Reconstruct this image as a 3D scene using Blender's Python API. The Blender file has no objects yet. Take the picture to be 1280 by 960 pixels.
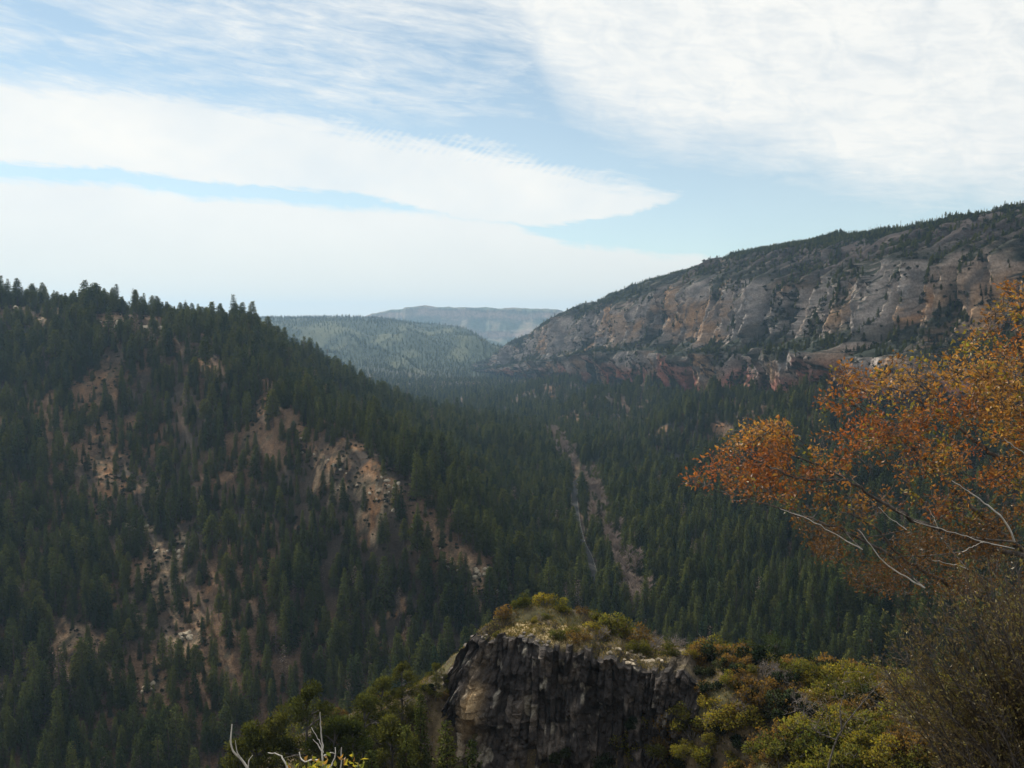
import bpy, math, random
import numpy as np

SC = bpy.context.scene
COL = SC.collection
R = math.radians
rng = np.random.default_rng(7)
random.seed(7)

# ------------------------------------------------------------------ camera, sky, sun, exposure
F = 1086.0                     # focal length in photograph pixels (1280 wide)
PITCH = R(-4.21)
cam = bpy.data.cameras.new('camera')
cam.sensor_width = 36.0
cam.lens = 36.0 * F / 1280.0
cam.clip_start = 0.1
cam.clip_end = 60000.0
cam_o = bpy.data.objects.new('camera', cam)
COL.objects.link(cam_o)
cam_o.rotation_euler = (R(90) + PITCH, 0, 0)
SC.camera = cam_o

SUN_AZ, SUN_EL = -40.0, 41.0    # degrees to the right (negative: left) of straight ahead, degrees above the horizon
SKY_STRENGTH = 0.115
SC.view_settings.view_transform = 'Standard'
SC.view_settings.look = 'None'
SC.view_settings.gamma = 1.0
SC.view_settings.exposure = 0.0
SC.view_settings.use_curve_mapping = False
SC.cycles.use_denoising = True
SC.cycles.denoising_prefilter = 'ACCURATE'
SC.cycles.denoising_quality = 'HIGH'
SC.cycles.volume_bounces = 0
SC.cycles.max_bounces = 6
SC.cycles.diffuse_bounces = 3
SC.cycles.transparent_max_bounces = 8

sun = bpy.data.lights.new('sun', 'SUN')
sun.energy = 5.0
sun.angle = R(0.5)
sun.color = (1.0, 0.91, 0.77)
sun_o = bpy.data.objects.new('sun', sun)
COL.objects.link(sun_o)
sun_o.rotation_euler = (R(90 - SUN_EL), 0, R(180 - SUN_AZ))


class NT:
    """small helper to write node trees"""
    def __init__(s, tree):
        s.t = tree
        s.t.nodes.clear()

    def n(s, typ, **kw):
        nd = s.t.nodes.new(typ)
        for k, v in kw.items():
            setattr(nd, k, v)
        return nd

    def put(s, sock, v):
        if isinstance(v, bpy.types.NodeSocket):
            s.t.links.new(v, sock)
        elif v is not None:
            sock.default_value = v

    def m(s, op, a, b=None, c=None, clamp=False):
        nd = s.n('ShaderNodeMath', operation=op, use_clamp=clamp)
        s.put(nd.inputs[0], a)
        if b is not None: s.put(nd.inputs[1], b)
        if c is not None: s.put(nd.inputs[2], c)
        return nd.outputs[0]

    def sm(s, x, lo, hi):
        nd = s.n('ShaderNodeMapRange', interpolation_type='SMOOTHSTEP')
        s.put(nd.inputs[0], x); s.put(nd.inputs[1], lo); s.put(nd.inputs[2], hi)
        return nd.outputs[0]

    def rng(s, x, a, b, c, d):
        nd = s.n('ShaderNodeMapRange')
        for i, v in enumerate((x, a, b, c, d)): s.put(nd.inputs[i], v)
        return nd.outputs[0]

    def mix(s, f, a, b, blend='MIX'):
        nd = s.n('ShaderNodeMix', data_type='RGBA', blend_type=blend)
        s.put(nd.inputs[0], f); s.put(nd.inputs[6], a); s.put(nd.inputs[7], b)
        return nd.outputs[2]

    def xyz(s, x, y, z=0.0):
        nd = s.n('ShaderNodeCombineXYZ')
        s.put(nd.inputs[0], x); s.put(nd.inputs[1], y); s.put(nd.inputs[2], z)
        return nd.outputs[0]

    def noise(s, vec, scale, detail=4.0, rough=0.55, dist=0.0):
        nd = s.n('ShaderNodeTexNoise')
        s.put(nd.inputs['Vector'], vec)
        nd.inputs['Scale'].default_value = scale
        nd.inputs['Detail'].default_value = detail
        nd.inputs['Roughness'].default_value = rough
        nd.inputs['Distortion'].default_value = dist
        return nd.outputs[0]


def px_dir(px, py):
    cx, cy = (px - 640.0) / F, (480.0 - py) / F
    c, s_ = math.cos(PITCH), math.sin(PITCH)
    return np.array([cx, c - cy * s_, s_ + cy * c])


def at(px, py, depth):
    """a photograph pixel taken out to a distance (metres along +Y)"""
    d = px_dir(px, py)
    return d * (depth / d[1])


def az_el(px, py):
    d = px_dir(px, py)
    return math.degrees(math.atan2(d[0], d[1])), math.degrees(math.atan2(d[2], math.hypot(d[0], d[1])))


world = bpy.data.worlds.new('World')
SC.world = world
world.use_nodes = True
w = NT(world.node_tree)
tc = w.n('ShaderNodeTexCoord')
sep = w.n('ShaderNodeSeparateXYZ')
w.put(sep.inputs[0], tc.outputs['Generated'])
X, Y, Z = sep.outputs
AZ = w.m('MULTIPLY', w.m('ARCTAN2', X, Y), 180 / math.pi)
EL = w.m('MULTIPLY', w.m('ARCSINE', Z), 180 / math.pi)
sky = w.n('ShaderNodeTexSky', sky_type='NISHITA')
sky.sun_disc = False
sky.sun_elevation = R(SUN_EL)
sky.sun_rotation = R(SUN_AZ)
sky.altitude = 1800
sky.air_density = 1.0
sky.dust_density = 0.6
sky.ozone_density = 1.4

AZ0, AZ1, ELM = -40.0, 40.0, 30.0


def edge(pts):
    """a cloud edge: elevation as a function of azimuth"""
    nd = w.n('ShaderNodeFloatCurve')
    w.put(nd.inputs['Value'], w.rng(AZ, AZ0, AZ1, 0.0, 1.0))
    cv = nd.mapping.curves[0]
    ps = sorted(((az_el(*p)[0] - AZ0) / (AZ1 - AZ0), (az_el(*p)[1] + 5) / (ELM + 5)) for p in pts)
    ps = [(0.0, ps[0][1])] + ps + [(1.0, ps[-1][1])]
    cv.points[0].location = ps[0]
    cv.points[1].location = ps[-1]
    for p in ps[1:-1]:
        cv.points.new(*p)
    for p in cv.points:
        p.handle_type = 'AUTO_CLAMPED'
    nd.mapping.update()
    return w.m('SUBTRACT', w.m('MULTIPLY', nd.outputs[0], ELM + 5), 5.0)


# streak coordinates: the sheets of cirrus run down towards the right
streak = w.xyz(w.m('MULTIPLY_ADD', EL, -0.35, w.m('MULTIPLY', AZ, 0.16)), w.m('MULTIPLY_ADD', AZ, 0.17, EL))
n_str = w.noise(streak, 0.34, 7, 0.6, 0.5)
n_big = w.noise(w.xyz(w.m('MULTIPLY', AZ, 0.6), EL), 0.16, 4, 0.55, 0.2)
n_fine = w.noise(w.xyz(w.m('MULTIPLY_ADD', EL, 0.9, AZ), w.m('MULTIPLY_ADD', AZ, -0.35, EL)), 0.42, 8, 0.62, 0.6)
rip = w.n('ShaderNodeTexWave', wave_type='BANDS', bands_direction='X')
w.put(rip.inputs['Vector'], w.xyz(w.m('MULTIPLY_ADD', EL, -1.1, AZ), EL))
rip.inputs['Scale'].default_value = 0.55
rip.inputs['Distortion'].default_value = 9.0
rip.inputs['Detail'].default_value = 2.0
rip.inputs['Detail Scale'].default_value = 0.6
wob = w.m('MULTIPLY', w.m('SUBTRACT', n_str, 0.5), 3.0)
ELw = w.m('ADD', EL, wob)
n_wisp = w.noise(streak, 1.5, 8, 0.7, 0.6)
ELs = w.m('ADD', EL, w.m('ADD', w.m('MULTIPLY', w.m('SUBTRACT', n_fine, 0.5), 0.8), w.m('MULTIPLY', w.m('SUBTRACT', n_wisp, 0.5), 1.1)))
ELw = w.m('ADD', ELw, w.m('MULTIPLY', w.m('SUBTRACT', n_wisp, 0.5), 2.4))

A_top = edge([(0, 92), (150, 106), (300, 128), (450, 150), (560, 166), (650, 190), (750, 214), (830, 234), (880, 249), (960, 262)])
A_bot = edge([(0, 209), (120, 215), (250, 230.5), (380, 243), (470, 251), (560, 275), (640, 286), (700, 285), (800, 268), (880, 247), (960, 240)])
C_top = edge([(0, 212), (120, 219), (250, 235), (380, 247), (470, 252), (560, 258), (640, 272), (700, 292), (780, 302), (900, 314), (1000, 330), (1280, 345)])
R_bot = edge([(500, -120), (600, -20), (660, 90), (720, 178), (820, 220), (930, 236), (1020, 258), (1090, 285), (1200, 292), (1290, 300)])
rwin = w.m('MULTIPLY', w.sm(AZ, -15, -5), w.sm(AZ, 7, 2))
ELr = w.m('ADD', ELw, w.m('MULTIPLY', w.m('MULTIPLY', w.m('SUBTRACT', rip.outputs['Fac'], 0.5), w.rng(n_wisp, 0.36, 0.62, 0.0, 0.42)), rwin))
lobe = w.m('MULTIPLY', w.sm(w.m('SUBTRACT', A_top, ELr), -0.9, 1.2), w.sm(w.m('SUBTRACT', ELs, A_bot), -0.12, 0.45))
low = w.sm(w.m('SUBTRACT', C_top, ELs), -0.2, 0.9)
rightc = w.m('MULTIPLY', w.sm(w.m('SUBTRACT', ELw, R_bot), -2.6, 5.5), w.rng(w.m('ADD', w.m('MULTIPLY', n_fine, 0.6), w.m('MULTIPLY', n_wisp, 0.4)), 0.34, 0.62, 0.76, 1.06))
upper = w.m('MULTIPLY', w.sm(EL, 10.5, 14), w.m('ADD', w.rng(n_str, 0.34, 0.64, 0.1, 0.85), w.rng(n_wisp, 0.35, 0.65, -0.12, 0.22)))
upper = w.m('MULTIPLY', upper, w.rng(n_big, 0.3, 0.7, 0.65, 1.1))
cover = w.m('MAXIMUM', w.m('MAXIMUM', w.m('MULTIPLY', lobe, w.rng(n_big, 0.3, 0.7, 0.85, 1.0)), w.m('MULTIPLY', low, 0.95)), w.m('MAXIMUM', rightc, upper))
veil = w.rng(EL, 0.0, 20.0, 0.50, 0.18)
cover = w.m('MAXIMUM', cover, veil, clamp=True)
cloud_col = w.mix(w.rng(n_big, 0.3, 0.7, 0.0, 1.0), (0.90, 0.92, 0.91, 1), (1.0, 0.995, 0.95, 1))
cloud_col = w.mix(w.sm(EL, 8, 0), cloud_col, (0.84, 0.86, 0.82, 1))
bg_sky = w.n('ShaderNodeBackground')
w.put(bg_sky.inputs[0], w.mix(1.0, sky.outputs[0], (0.89, 1.06, 0.96, 1), 'MULTIPLY')); bg_sky.inputs[1].default_value = SKY_STRENGTH
bg_cl = w.n('ShaderNodeBackground')
w.put(bg_cl.inputs[0], cloud_col); bg_cl.inputs[1].default_value = 1.0
mx = w.n('ShaderNodeMixShader')
w.put(mx.inputs[0], cover); w.put(mx.inputs[1], bg_sky.outputs[0]); w.put(mx.inputs[2], bg_cl.outputs[0])
wo = w.n('ShaderNodeOutputWorld')
w.put(wo.inputs[0], mx.outputs[0])


# ------------------------------------------------------------------ numpy noise
def _h(ix, iy, iz):
    h = (ix.astype(np.int64) * 374761393 + iy.astype(np.int64) * 668265263 + iz.astype(np.int64) * 2147483647) & 0xFFFFFFFF
    h = ((h ^ (h >> 13)) * 1274126177) & 0xFFFFFFFF
    h = ((h ^ (h >> 16)) * 2246822519) & 0xFFFFFFFF
    return ((h ^ (h >> 15)) & 0xFFFFFF) / float(0xFFFFFF) * 2 - 1


def noise(x, y, z=0.0, seed=0):
    x, y, z = np.broadcast_arrays(np.asarray(x, float), np.asarray(y, float), np.asarray(z, float) + seed * 17.37)
    fx, fy, fz = np.floor(x), np.floor(y), np.floor(z)
    u, v, t = x - fx, y - fy, z - fz
    u, v, t = [q * q * q * (q * (q * 6 - 15) + 10) for q in (u, v, t)]
    r = 0
    for a in (0, 1):
        for b in (0, 1):
            for c in (0, 1):
                r = r + (u if a else 1 - u) * (v if b else 1 - v) * (t if c else 1 - t) * _h(fx + a, fy + b, fz + c)
    return r


def fbm(x, y, z=0.0, o=4, seed=0, g=0.5):
    r, a, f = 0, 1.0, 1.0
    for i in range(o):
        r = r + a * noise(np.asarray(x) * f, np.asarray(y) * f, np.asarray(z) * f, seed + i * 3)
        a *= g; f *= 2.03
    return r


def ridged(x, y, z=0.0, o=4, seed=0, g=0.5):
    r, a, f = 0, 1.0, 1.0
    for i in range(o):
        r = r + a * (1 - 2 * np.abs(noise(np.asarray(x) * f, np.asarray(y) * f, np.asarray(z) * f, seed + i * 3)))
        a *= g; f *= 2.03
    return r


def sstep(x, a, b):
    t = np.clip((x - a) / (b - a), 0, 1)
    return t * t * (3 - 2 * t)


def lerp(a, b, t):
    return a + (b - a) * t


# ------------------------------------------------------------------ mesh helpers
def link(o, parent=None):
    COL.objects.link(o)
    if parent is not None:
        o.parent = parent
    return o


def tag(o, label=None, cat=None, group=None, kind=None):
    for k, v in (('label', label), ('category', cat), ('group', group), ('kind', kind)):
        if v is not None:
            o[k] = v
    return o


def mesh_np(name, V, faces, mats=(), smooth=True, col=None, mat_idx=None):
    """faces: array (M,k) or list of such arrays"""
    if not isinstance(faces, list):
        faces = [faces]
    faces = [np.asarray(f, np.int32) for f in faces if len(f)]
    V = np.asarray(V, np.float32)
    me = bpy.data.meshes.new(name)
    me.vertices.add(len(V))
    me.vertices.foreach_set('co', V.ravel())
    nl = sum(f.size for f in faces)
    nf = sum(len(f) for f in faces)
    me.loops.add(nl)
    me.loops.foreach_set('vertex_index', np.concatenate([f.ravel() for f in faces]))
    sizes = np.concatenate([np.full(len(f), f.shape[1], np.int32) for f in faces])
    me.polygons.add(nf)
    me.polygons.foreach_set('loop_start', np.concatenate([[0], np.cumsum(sizes)[:-1]]).astype(np.int32))
    me.polygons.foreach_set('use_smooth', np.full(nf, smooth, bool))
    if mat_idx is not None:
        me.polygons.foreach_set('material_index', np.asarray(mat_idx, np.int32))
    if col is not None:
        c = np.ones((len(V), 4), np.float32)
        c[:, :3] = col
        a = me.color_attributes.new('Col', 'FLOAT_COLOR', 'POINT')
        a.data.foreach_set('color', c.ravel())
    for m_ in mats:
        me.materials.append(m_)
    me.update(calc_edges=True)
    me.validate()
    return me


def obj(name, me, parent=None):
    return link(bpy.data.objects.new(name, me), parent)


def empty(name, loc, rz=0.0):
    o = bpy.data.objects.new(name, None)
    o.empty_display_size = 0.5
    o.location = loc
    o.rotation_euler = (0, 0, rz)
    return link(o)


def copy_tree(o, parent=None):
    c = o.copy()
    link(c, parent)
    for ch in list(o.children):
        copy_tree(ch, c)
    return c


def grid_faces(nr, nc):
    i = np.arange((nr - 1) * (nc - 1))
    r, c = i // (nc - 1), i % (nc - 1)
    a = r * nc + c
    return np.stack([a, a + 1, a + nc + 1, a + nc], 1)


class Geo:
    """collects tubes and leaves"""
    def __init__(s):
        s.V, s.Q, s.T, s.C, s.n = [], [], [], [], 0

    def add(s, V, Q=None, T=None, C=None):
        V = np.asarray(V, float)
        s.V.append(V)
        if Q is not None and len(Q): s.Q.append(np.asarray(Q) + s.n)
        if T is not None and len(T): s.T.append(np.asarray(T) + s.n)
        s.C.append(np.broadcast_to(np.asarray(C if C is not None else (1, 1, 1), float), (len(V), 3)))
        s.n += len(V)

    def tube(s, pts, rad, sides=5, C=None):
        pts = np.asarray(pts, float)
        rad = np.broadcast_to(np.asarray(rad, float), (len(pts),))
        tg = np.gradient(pts, axis=0)
        tg /= np.linalg.norm(tg, axis=1)[:, None] + 1e-9
        ref = np.array([0.31, 0.27, 0.91])
        if abs(tg[0] @ ref) > 0.9: ref = np.array([0.9, 0.3, 0.1])
        a = np.cross(tg, ref); a /= np.linalg.norm(a, axis=1)[:, None] + 1e-9
        b = np.cross(tg, a)
        ph = np.arange(sides) / sides * 2 * math.pi
        V = pts[:, None] + rad[:, None, None] * (a[:, None] * np.cos(ph)[None, :, None] + b[:, None] * np.sin(ph)[None, :, None])
        n = len(pts)
        i = np.arange((n - 1) * sides)
        r, k = i // sides, i % sides
        k2 = (k + 1) % sides
        Q = np.stack([r * sides + k, r * sides + k2, (r + 1) * sides + k2, (r + 1) * sides + k], 1)
        s.add(V.reshape(-1, 3), Q, None, C)

    def leaves(s, P, size, C, up=None, spread=1.0, ratio=0.5, fold=0.25, rg=rng):
        """pointed, slightly folded leaves or needle clumps: P (N,3), size (N,)"""
        N = len(P)
        if N == 0: return
        d = rg.normal(size=(N, 3)) * spread
        if up is not None: d = d + up
        d /= np.linalg.norm(d, axis=1)[:, None] + 1e-9
        q = rg.normal(size=(N, 3))
        b = np.cross(d, q); b /= np.linalg.norm(b, axis=1)[:, None] + 1e-9
        nn = np.cross(d, b)
        L = np.broadcast_to(np.asarray(size, float), (N,))[:, None]
        W = L * ratio
        v0 = P
        v1 = P + d * L * 0.45 + b * W * 0.5 + nn * L * fold * 0.5
        v2 = P + d * L
        v3 = P + d * L * 0.5 - b * W * 0.5 + nn * L * fold * 0.5
        V = np.stack([v0, v1, v2, v3], 1).reshape(-1, 3)
        base = np.arange(N)[:, None] * 4
        C = np.asarray(C, float)
        if C.ndim == 2: C = np.repeat(C, 4, axis=0)
        s.add(V, base + np.array([0, 1, 2, 3]), None, C)

    def crown(s, name, mats, centre):
        """foliage that takes the light as a rounded mass: normals point away from the crown's axis"""
        me_ = s.mesh(name, mats, True)
        V = np.concatenate(s.V)
        N_ = centre(V)
        N_ = N_ + np.random.default_rng(1).normal(size=N_.shape) * .30
        N_ /= np.linalg.norm(N_, axis=1)[:, None] + 1e-9
        if len(me_.vertices) == len(N_):
            me_.normals_split_custom_set_from_vertices(N_.tolist())
        return me_

    def mesh(s, name, mats=(), smooth=False, col=True):
        V = np.concatenate(s.V)
        f = []
        if s.Q: f.append(np.concatenate(s.Q))
        if s.T: f.append(np.concatenate(s.T))
        return mesh_np(name, V, f, mats, smooth, np.concatenate(s.C) if col else None)


# ------------------------------------------------------------------ materials
def material(name):
    m_ = bpy.data.materials.new(name)
    m_.use_nodes = True
    return m_, NT(m_.node_tree)


def ground_material(name, scale, bump_scale, bump, lo=0.6, hi=1.3, rough=0.95):
    """albedo of the kinds of ground in the Col attribute, broken up by grain at several sizes, with relief"""
    m_, t = material(name)
    a = t.n('ShaderNodeAttribute', attribute_name='Col')
    g = t.n('ShaderNodeNewGeometry')
    n1 = t.noise(g.outputs['Position'], scale, 8, 0.65)
    n2 = t.noise(g.outputs['Position'], scale * 9, 5, 0.65)
    k = t.m('MULTIPLY', t.rng(n1, 0.3, 0.7, lo, hi), t.rng(n2, 0.3, 0.7, lo, hi))
    c = t.mix(1.0, a.outputs['Color'], t.xyz(k, k, k), 'MULTIPLY')
    b = t.n('ShaderNodeBump')
    b.inputs['Distance'].default_value = bump
    b.inputs['Strength'].default_value = 0.9
    t.put(b.inputs['Height'], t.noise(g.outputs['Position'], bump_scale, 8, 0.7))
    p = t.n('ShaderNodeBsdfPrincipled')
    p.inputs['Roughness'].default_value = rough
    p.inputs['Specular IOR Level'].default_value = 0.15
    t.put(p.inputs['Base Color'], c)
    t.put(p.inputs['Normal'], b.outputs[0])
    o = t.n('ShaderNodeOutputMaterial')
    t.put(o.inputs[0], p.outputs[0])
    return m_


def leaf_material(name, dark, light, trans=0.3, attr=False, gloss=0.0, jitter=0.25):
    """foliage: colour differs from plant to plant; light passes through the leaves"""
    m_, t = material(name)
    oi = t.n('ShaderNodeObjectInfo')
    c = t.mix(oi.outputs['Random'], dark + (1,), light + (1,))
    if attr:
        a = t.n('ShaderNodeAttribute', attribute_name='Col')
        c = t.mix(1.0, c, a.outputs['Color'], 'MULTIPLY')
    d = t.n('ShaderNodeBsdfPrincipled')
    d.inputs['Roughness'].default_value = 0.45 if gloss else 0.9
    d.inputs['Specular IOR Level'].default_value = gloss
    t.put(d.inputs['Base Color'], c)
    tr = t.n('ShaderNodeBsdfTranslucent')
    t.put(tr.inputs[0], t.mix(1.0, c, (1.25, 1.15, 0.6, 1), 'MULTIPLY'))
    mx_ = t.n('ShaderNodeMixShader')
    mx_.inputs[0].default_value = trans
    t.put(mx_.inputs[1], d.outputs[0]); t.put(mx_.inputs[2], tr.outputs[0])
    o = t.n('ShaderNodeOutputMaterial')
    t.put(o.inputs[0], mx_.outputs[0])
    return m_


def bark_material(name, a, b, scale=6.0):
    m_, t = material(name)
    g = t.n('ShaderNodeTexCoord')
    mp = t.n('ShaderNodeMapping')
    t.put(mp.inputs[0], g.outputs['Object'])
    mp.inputs['Scale'].default_value = (1, 1, 0.25)
    n = t.noise(mp.outputs[0], scale, 6, 0.65)
    p = t.n('ShaderNodeBsdfPrincipled')
    p.inputs['Roughness'].default_value = 0.85
    p.inputs['Specular IOR Level'].default_value = 0.2
    t.put(p.inputs['Base Color'], t.mix(t.sm(n, 0.35, 0.65), a + (1,), b + (1,)))
    bp = t.n('ShaderNodeBump')
    bp.inputs['Distance'].default_value = 0.02
    t.put(bp.inputs['Height'], n)
    t.put(p.inputs['Normal'], bp.outputs[0])
    o = t.n('ShaderNodeOutputMaterial')
    t.put(o.inputs[0], p.outputs[0])
    return m_


M_terrain = ground_material('hillside_ground', 0.12, 0.5, 1.4, .5, 1.4)
M_far = M_terrain
M_cliff = ground_material('sandstone', 0.045, 0.22, 3.0, 0.62, 1.3)
M_basalt = ground_material('dark_basalt', 0.6, 2.2, 0.35, 0.5, 1.4, 0.8)
M_fore = ground_material('stony_soil', 0.9, 3.0, 0.15, 0.6, 1.3)
M_rock = ground_material('weathered_rock', 0.4, 1.6, 0.3, 0.7, 1.25)
M_fir = leaf_material('fir_needles', (0.016, 0.034, 0.022), (0.040, 0.062, 0.026), 0.22)
M_pine = leaf_material('pine_needles', (0.030, 0.050, 0.020), (0.070, 0.085, 0.028), 0.28)
M_trunk = bark_material('conifer_bark', (0.05, 0.035, 0.028), (0.12, 0.08, 0.06), 3)
M_brush = leaf_material('brush_leaves', (0.022, 0.034, 0.022), (0.055, 0.062, 0.035), 0.2)
M_pale = bark_material('bleached_wood', (0.38, 0.36, 0.33), (0.62, 0.59, 0.54), 8)
M_bark = bark_material('oak_bark', (0.045, 0.04, 0.038), (0.14, 0.125, 0.115), 14)
M_twig = bark_material('bare_twigs', (0.18, 0.135, 0.11), (0.29, 0.225, 0.185), 2)
M_burn = bark_material('charred_wood', (0.05, 0.045, 0.045), (0.16, 0.15, 0.15), 1)

# ------------------------------------------------------------------ the canyon terrain
# measured points: photograph column, row, distance to the bare ground seen there
PIX = [
    # skyline of the left hill
    (-300, 386, 900), (-150, 388, 840), (0, 394, 800), (80, 395, 790), (160, 398, 780), (240, 411, 790), (310, 426, 830), (400, 463, 920),
    (490, 507, 1040), (545, 532, 1120), (-150, 396, 930), (0, 402, 880), (80, 404, 870), (160, 408, 860), (240, 422, 875), (310, 436, 930), (400, 476, 1010), (0, 415, 990), (160, 425, 970),
    # spur that runs down from it to the valley
    (200, 430, 735), (255, 470, 680), (340, 512, 640), (375, 562, 600), (470, 614, 550), (500, 642, 535), (560, 697, 515), (600, 727, 505), (640, 765, 494),
    # its near face
    (-200, 480, 730), (-200, 650, 560), (-200, 850, 440), (0, 448, 745), (0, 480, 700), (0, 560, 610), (0, 650, 540), (0, 750, 480), (0, 850, 430), (0, 950, 385), (100, 480, 690),
    (120, 580, 600), (100, 700, 520), (100, 820, 450), (100, 940, 400), (200, 560, 630), (200, 660, 555), (200, 760, 495), (200, 880, 430),
    (300, 620, 575), (300, 720, 510), (300, 830, 450), (300, 940, 410), (400, 680, 533), (400, 780, 478), (400, 900, 428), (500, 740, 500), (500, 850, 450), (560, 800, 470),
    # its far side down to the valley
    (420, 520, 820), (500, 560, 800), (560, 560, 900), (600, 620, 690), (620, 560, 980), (650, 680, 600), (600, 530, 1200), (680, 740, 545),
    # valley floor
    (800, 765, 525), (760, 700, 615), (740, 680, 668), (720, 640, 760), (715, 600, 930), (690, 550, 1250), (640, 520, 1600), (600, 492, 2200), (560, 478, 2600), (640, 476, 2900),
    # right-hand lower slopes
    (900, 600, 810), (950, 530, 1000), (900, 700, 590), (1000, 760, 480), (1050, 800, 430), (1000, 650, 650), (1100, 600, 720), (1200, 700, 520), (1280, 600, 650),
    (850, 548, 1080), (790, 524, 1380), (735, 508, 1700), (920, 497, 1255), (820, 486, 1605), (740, 478, 2010), (650, 475, 2710), (1000, 506, 1055), (1100, 515, 920), (1280, 530, 760), (880, 524, 1170), (780, 504, 1750), (700, 485, 2250),
    # the far plateau
    (150, 398, 5600), (250, 399, 5400), (310, 399, 5500), (400, 400, 5500), (480, 401, 5500), (150, 404, 4200), (310, 409, 3900), (400, 411, 3900), (480, 411, 4000), (530, 410, 4600), (570, 418, 4900),
    (350, 424, 3450), (400, 422, 3550), (430, 440, 3250), (480, 452, 3150), (500, 474, 2800), (450, 468, 2850), (540, 416, 4000), (556, 424, 3800), (585, 440, 3600), (610, 462, 3300), (520, 466, 3000), (480, 470, 2800),
    (600, 431, 5000), (620, 443, 4900), (635, 452, 4600), (640, 446, 5800), (670, 446, 6000), (720, 448, 6000),
]
XYZ = [
    (-700, 1100, 10), (-450, 1150, -50), (-300, 1300, -110), (-180, 1400, -165), (-900, 1000, 30), (-1200, 2200, -60), (-500, 2000, -175), (-900, 3000, -100), (-420, 2500, -185),
    (-500, 250, -225), (-250, 250, -225), (0, 250, -215), (0, 400, -190), (250, 250, -190), (250, 400, -172), (-150, 330, -215), (-60, 420, -195), (100, 450, -184),
    (700, 1200, -100), (600, 1700, -110), (500, 2200, -140), (400, 3000, -180), (600, 800, -80), (900, 900, -80), (600, 4500, -215), (1800, 4500, -215), (1500, 2500, -140),
    (-2500, 4500, -5), (-3500, 5500, 5), (-3500, 6900, 5), (-1500, 6900, 2), (-500, 6900, -100), (300, 6900, -250), (2500, 6900, -250),
]
ctrl = np.array([at(*p) for p in PIX] + [np.array(p, float) for p in XYZ])


def tps(P, z, lam=1e-4):
    n = len(P)
    d = np.linalg.norm(P[:, None] - P[None], axis=2)
    K = np.where(d > 0, d * d * np.log(d + 1e-12), 0) + lam * np.eye(n)
    A = np.zeros((n + 3, n + 3))
    A[:n, :n] = K
    A[:n, n] = 1; A[:n, n + 1:] = P
    A[n, :n] = 1; A[n + 1:, :n] = P.T
    c = np.linalg.solve(A, np.concatenate([z, np.zeros(3)]))

    def f(Q):
        r = c[n] + Q @ c[n + 1:]
        for i in range(n):
            d2 = ((Q - P[i]) ** 2).sum(1)
            r = r + c[i] * 0.5 * d2 * np.log(d2 + 1e-20)
        return r
    return f


def warp(x, y):
    return np.stack([x / y, np.log(y) * 0.8], 1)


f_t = tps(warp(ctrl[:, 0], ctrl[:, 1]), ctrl[:, 2] / ctrl[:, 1])
NU, NV = 620, 820
gu = np.linspace(-0.95, 0.95, NU)
gv = np.linspace(math.log(215), math.log(6900), NV)
UU, VV = np.meshgrid(gu, gv)
TY = np.exp(VV).ravel()
TX = UU.ravel() * TY
TZ = f_t(warp(TX, TY)) * TY
# gullies and humps, larger on the big far slopes
rs = sstep(TX, 70, 200) * (1 - sstep(TY, 1900, 2500))
TZ = TZ + rs * (ridged((TY + 0.75 * TX) / 230, TX / 900, 0, 3, 23) - 1.15) * 30 * (1 - .7 * sstep(TY, 900, 500))
crest_px = [(355, 540), (420, 578), (490, 630), (560, 692), (636, 745)]
CRX = np.array([(at(a, b, d)[0], d) for (a, b), d in zip(crest_px, (612, 572, 540, 514, 495))])
farw = sstep(TY, 2300, 3400)
slope_w = sstep(TZ, -185, -130)
TZ = TZ + (1 - farw) * (slope_w * (ridged(TX / 95, TY / 95, 0, 4, 3) * 4.0 + fbm(TX / 30, TY / 30, 0, 3, 9) * 1.6) + fbm(TX / 60, TY / 60, 0, 3, 5) * 1.5)
face = sstep(TZ, -215, -120) * (1 - sstep(TZ, -50, -15))
TZ = TZ + farw * (face * (ridged(TX / 430 + TY / 1300, TY / 1900, 0, 4, 21) - .3) * 62 + fbm(TX / 200, TY / 200, 0, 4, 31) * 6)


def dist_poly(x, y, poly):
    d = np.full(len(x), 1e9)
    for a, b in zip(poly[:-1], poly[1:]):
        ab = b - a
        t = np.clip(((x - a[0]) * ab[0] + (y - a[1]) * ab[1]) / (ab @ ab + 1e-9), 0, 1)
        d = np.minimum(d, np.hypot(x - a[0] - t * ab[0], y - a[1] - t * ab[1]))
    return d


TZ = TZ + 12.0 * np.exp(-(dist_poly(TX, TY, CRX) / 24) ** 2)
# wooded ribs that come down from the foot of the right-hand wall into the valley
for rib_px, hgt_, wd_ in (([(724, 598, 935), (800, 556, 1060), (885, 512, 1200)], 24, 42), ([(705, 540, 1340), (760, 512, 1560), (830, 488, 1680)], 22, 50),
                          ([(850, 640, 700), (940, 570, 840), (1030, 515, 980)], 24, 40), ([(670, 508, 1850), (720, 488, 2150)], 20, 55), ([(940, 720, 560), (1040, 630, 660), (1150, 555, 760)], 20, 36)):
    RB = np.array([at(*q)[:2] for q in rib_px])
    db = dist_poly(TX, TY, RB) + noise(TX / 40, TY / 40, 0, 77) * 12
    TZ = TZ + hgt_ * np.exp(-(db / wd_) ** 2) * sstep(dist_poly(TX, TY, RB[:2] * 0 + RB[0]), -1, 120)
GZ = TZ.reshape(NV, NU)


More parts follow.
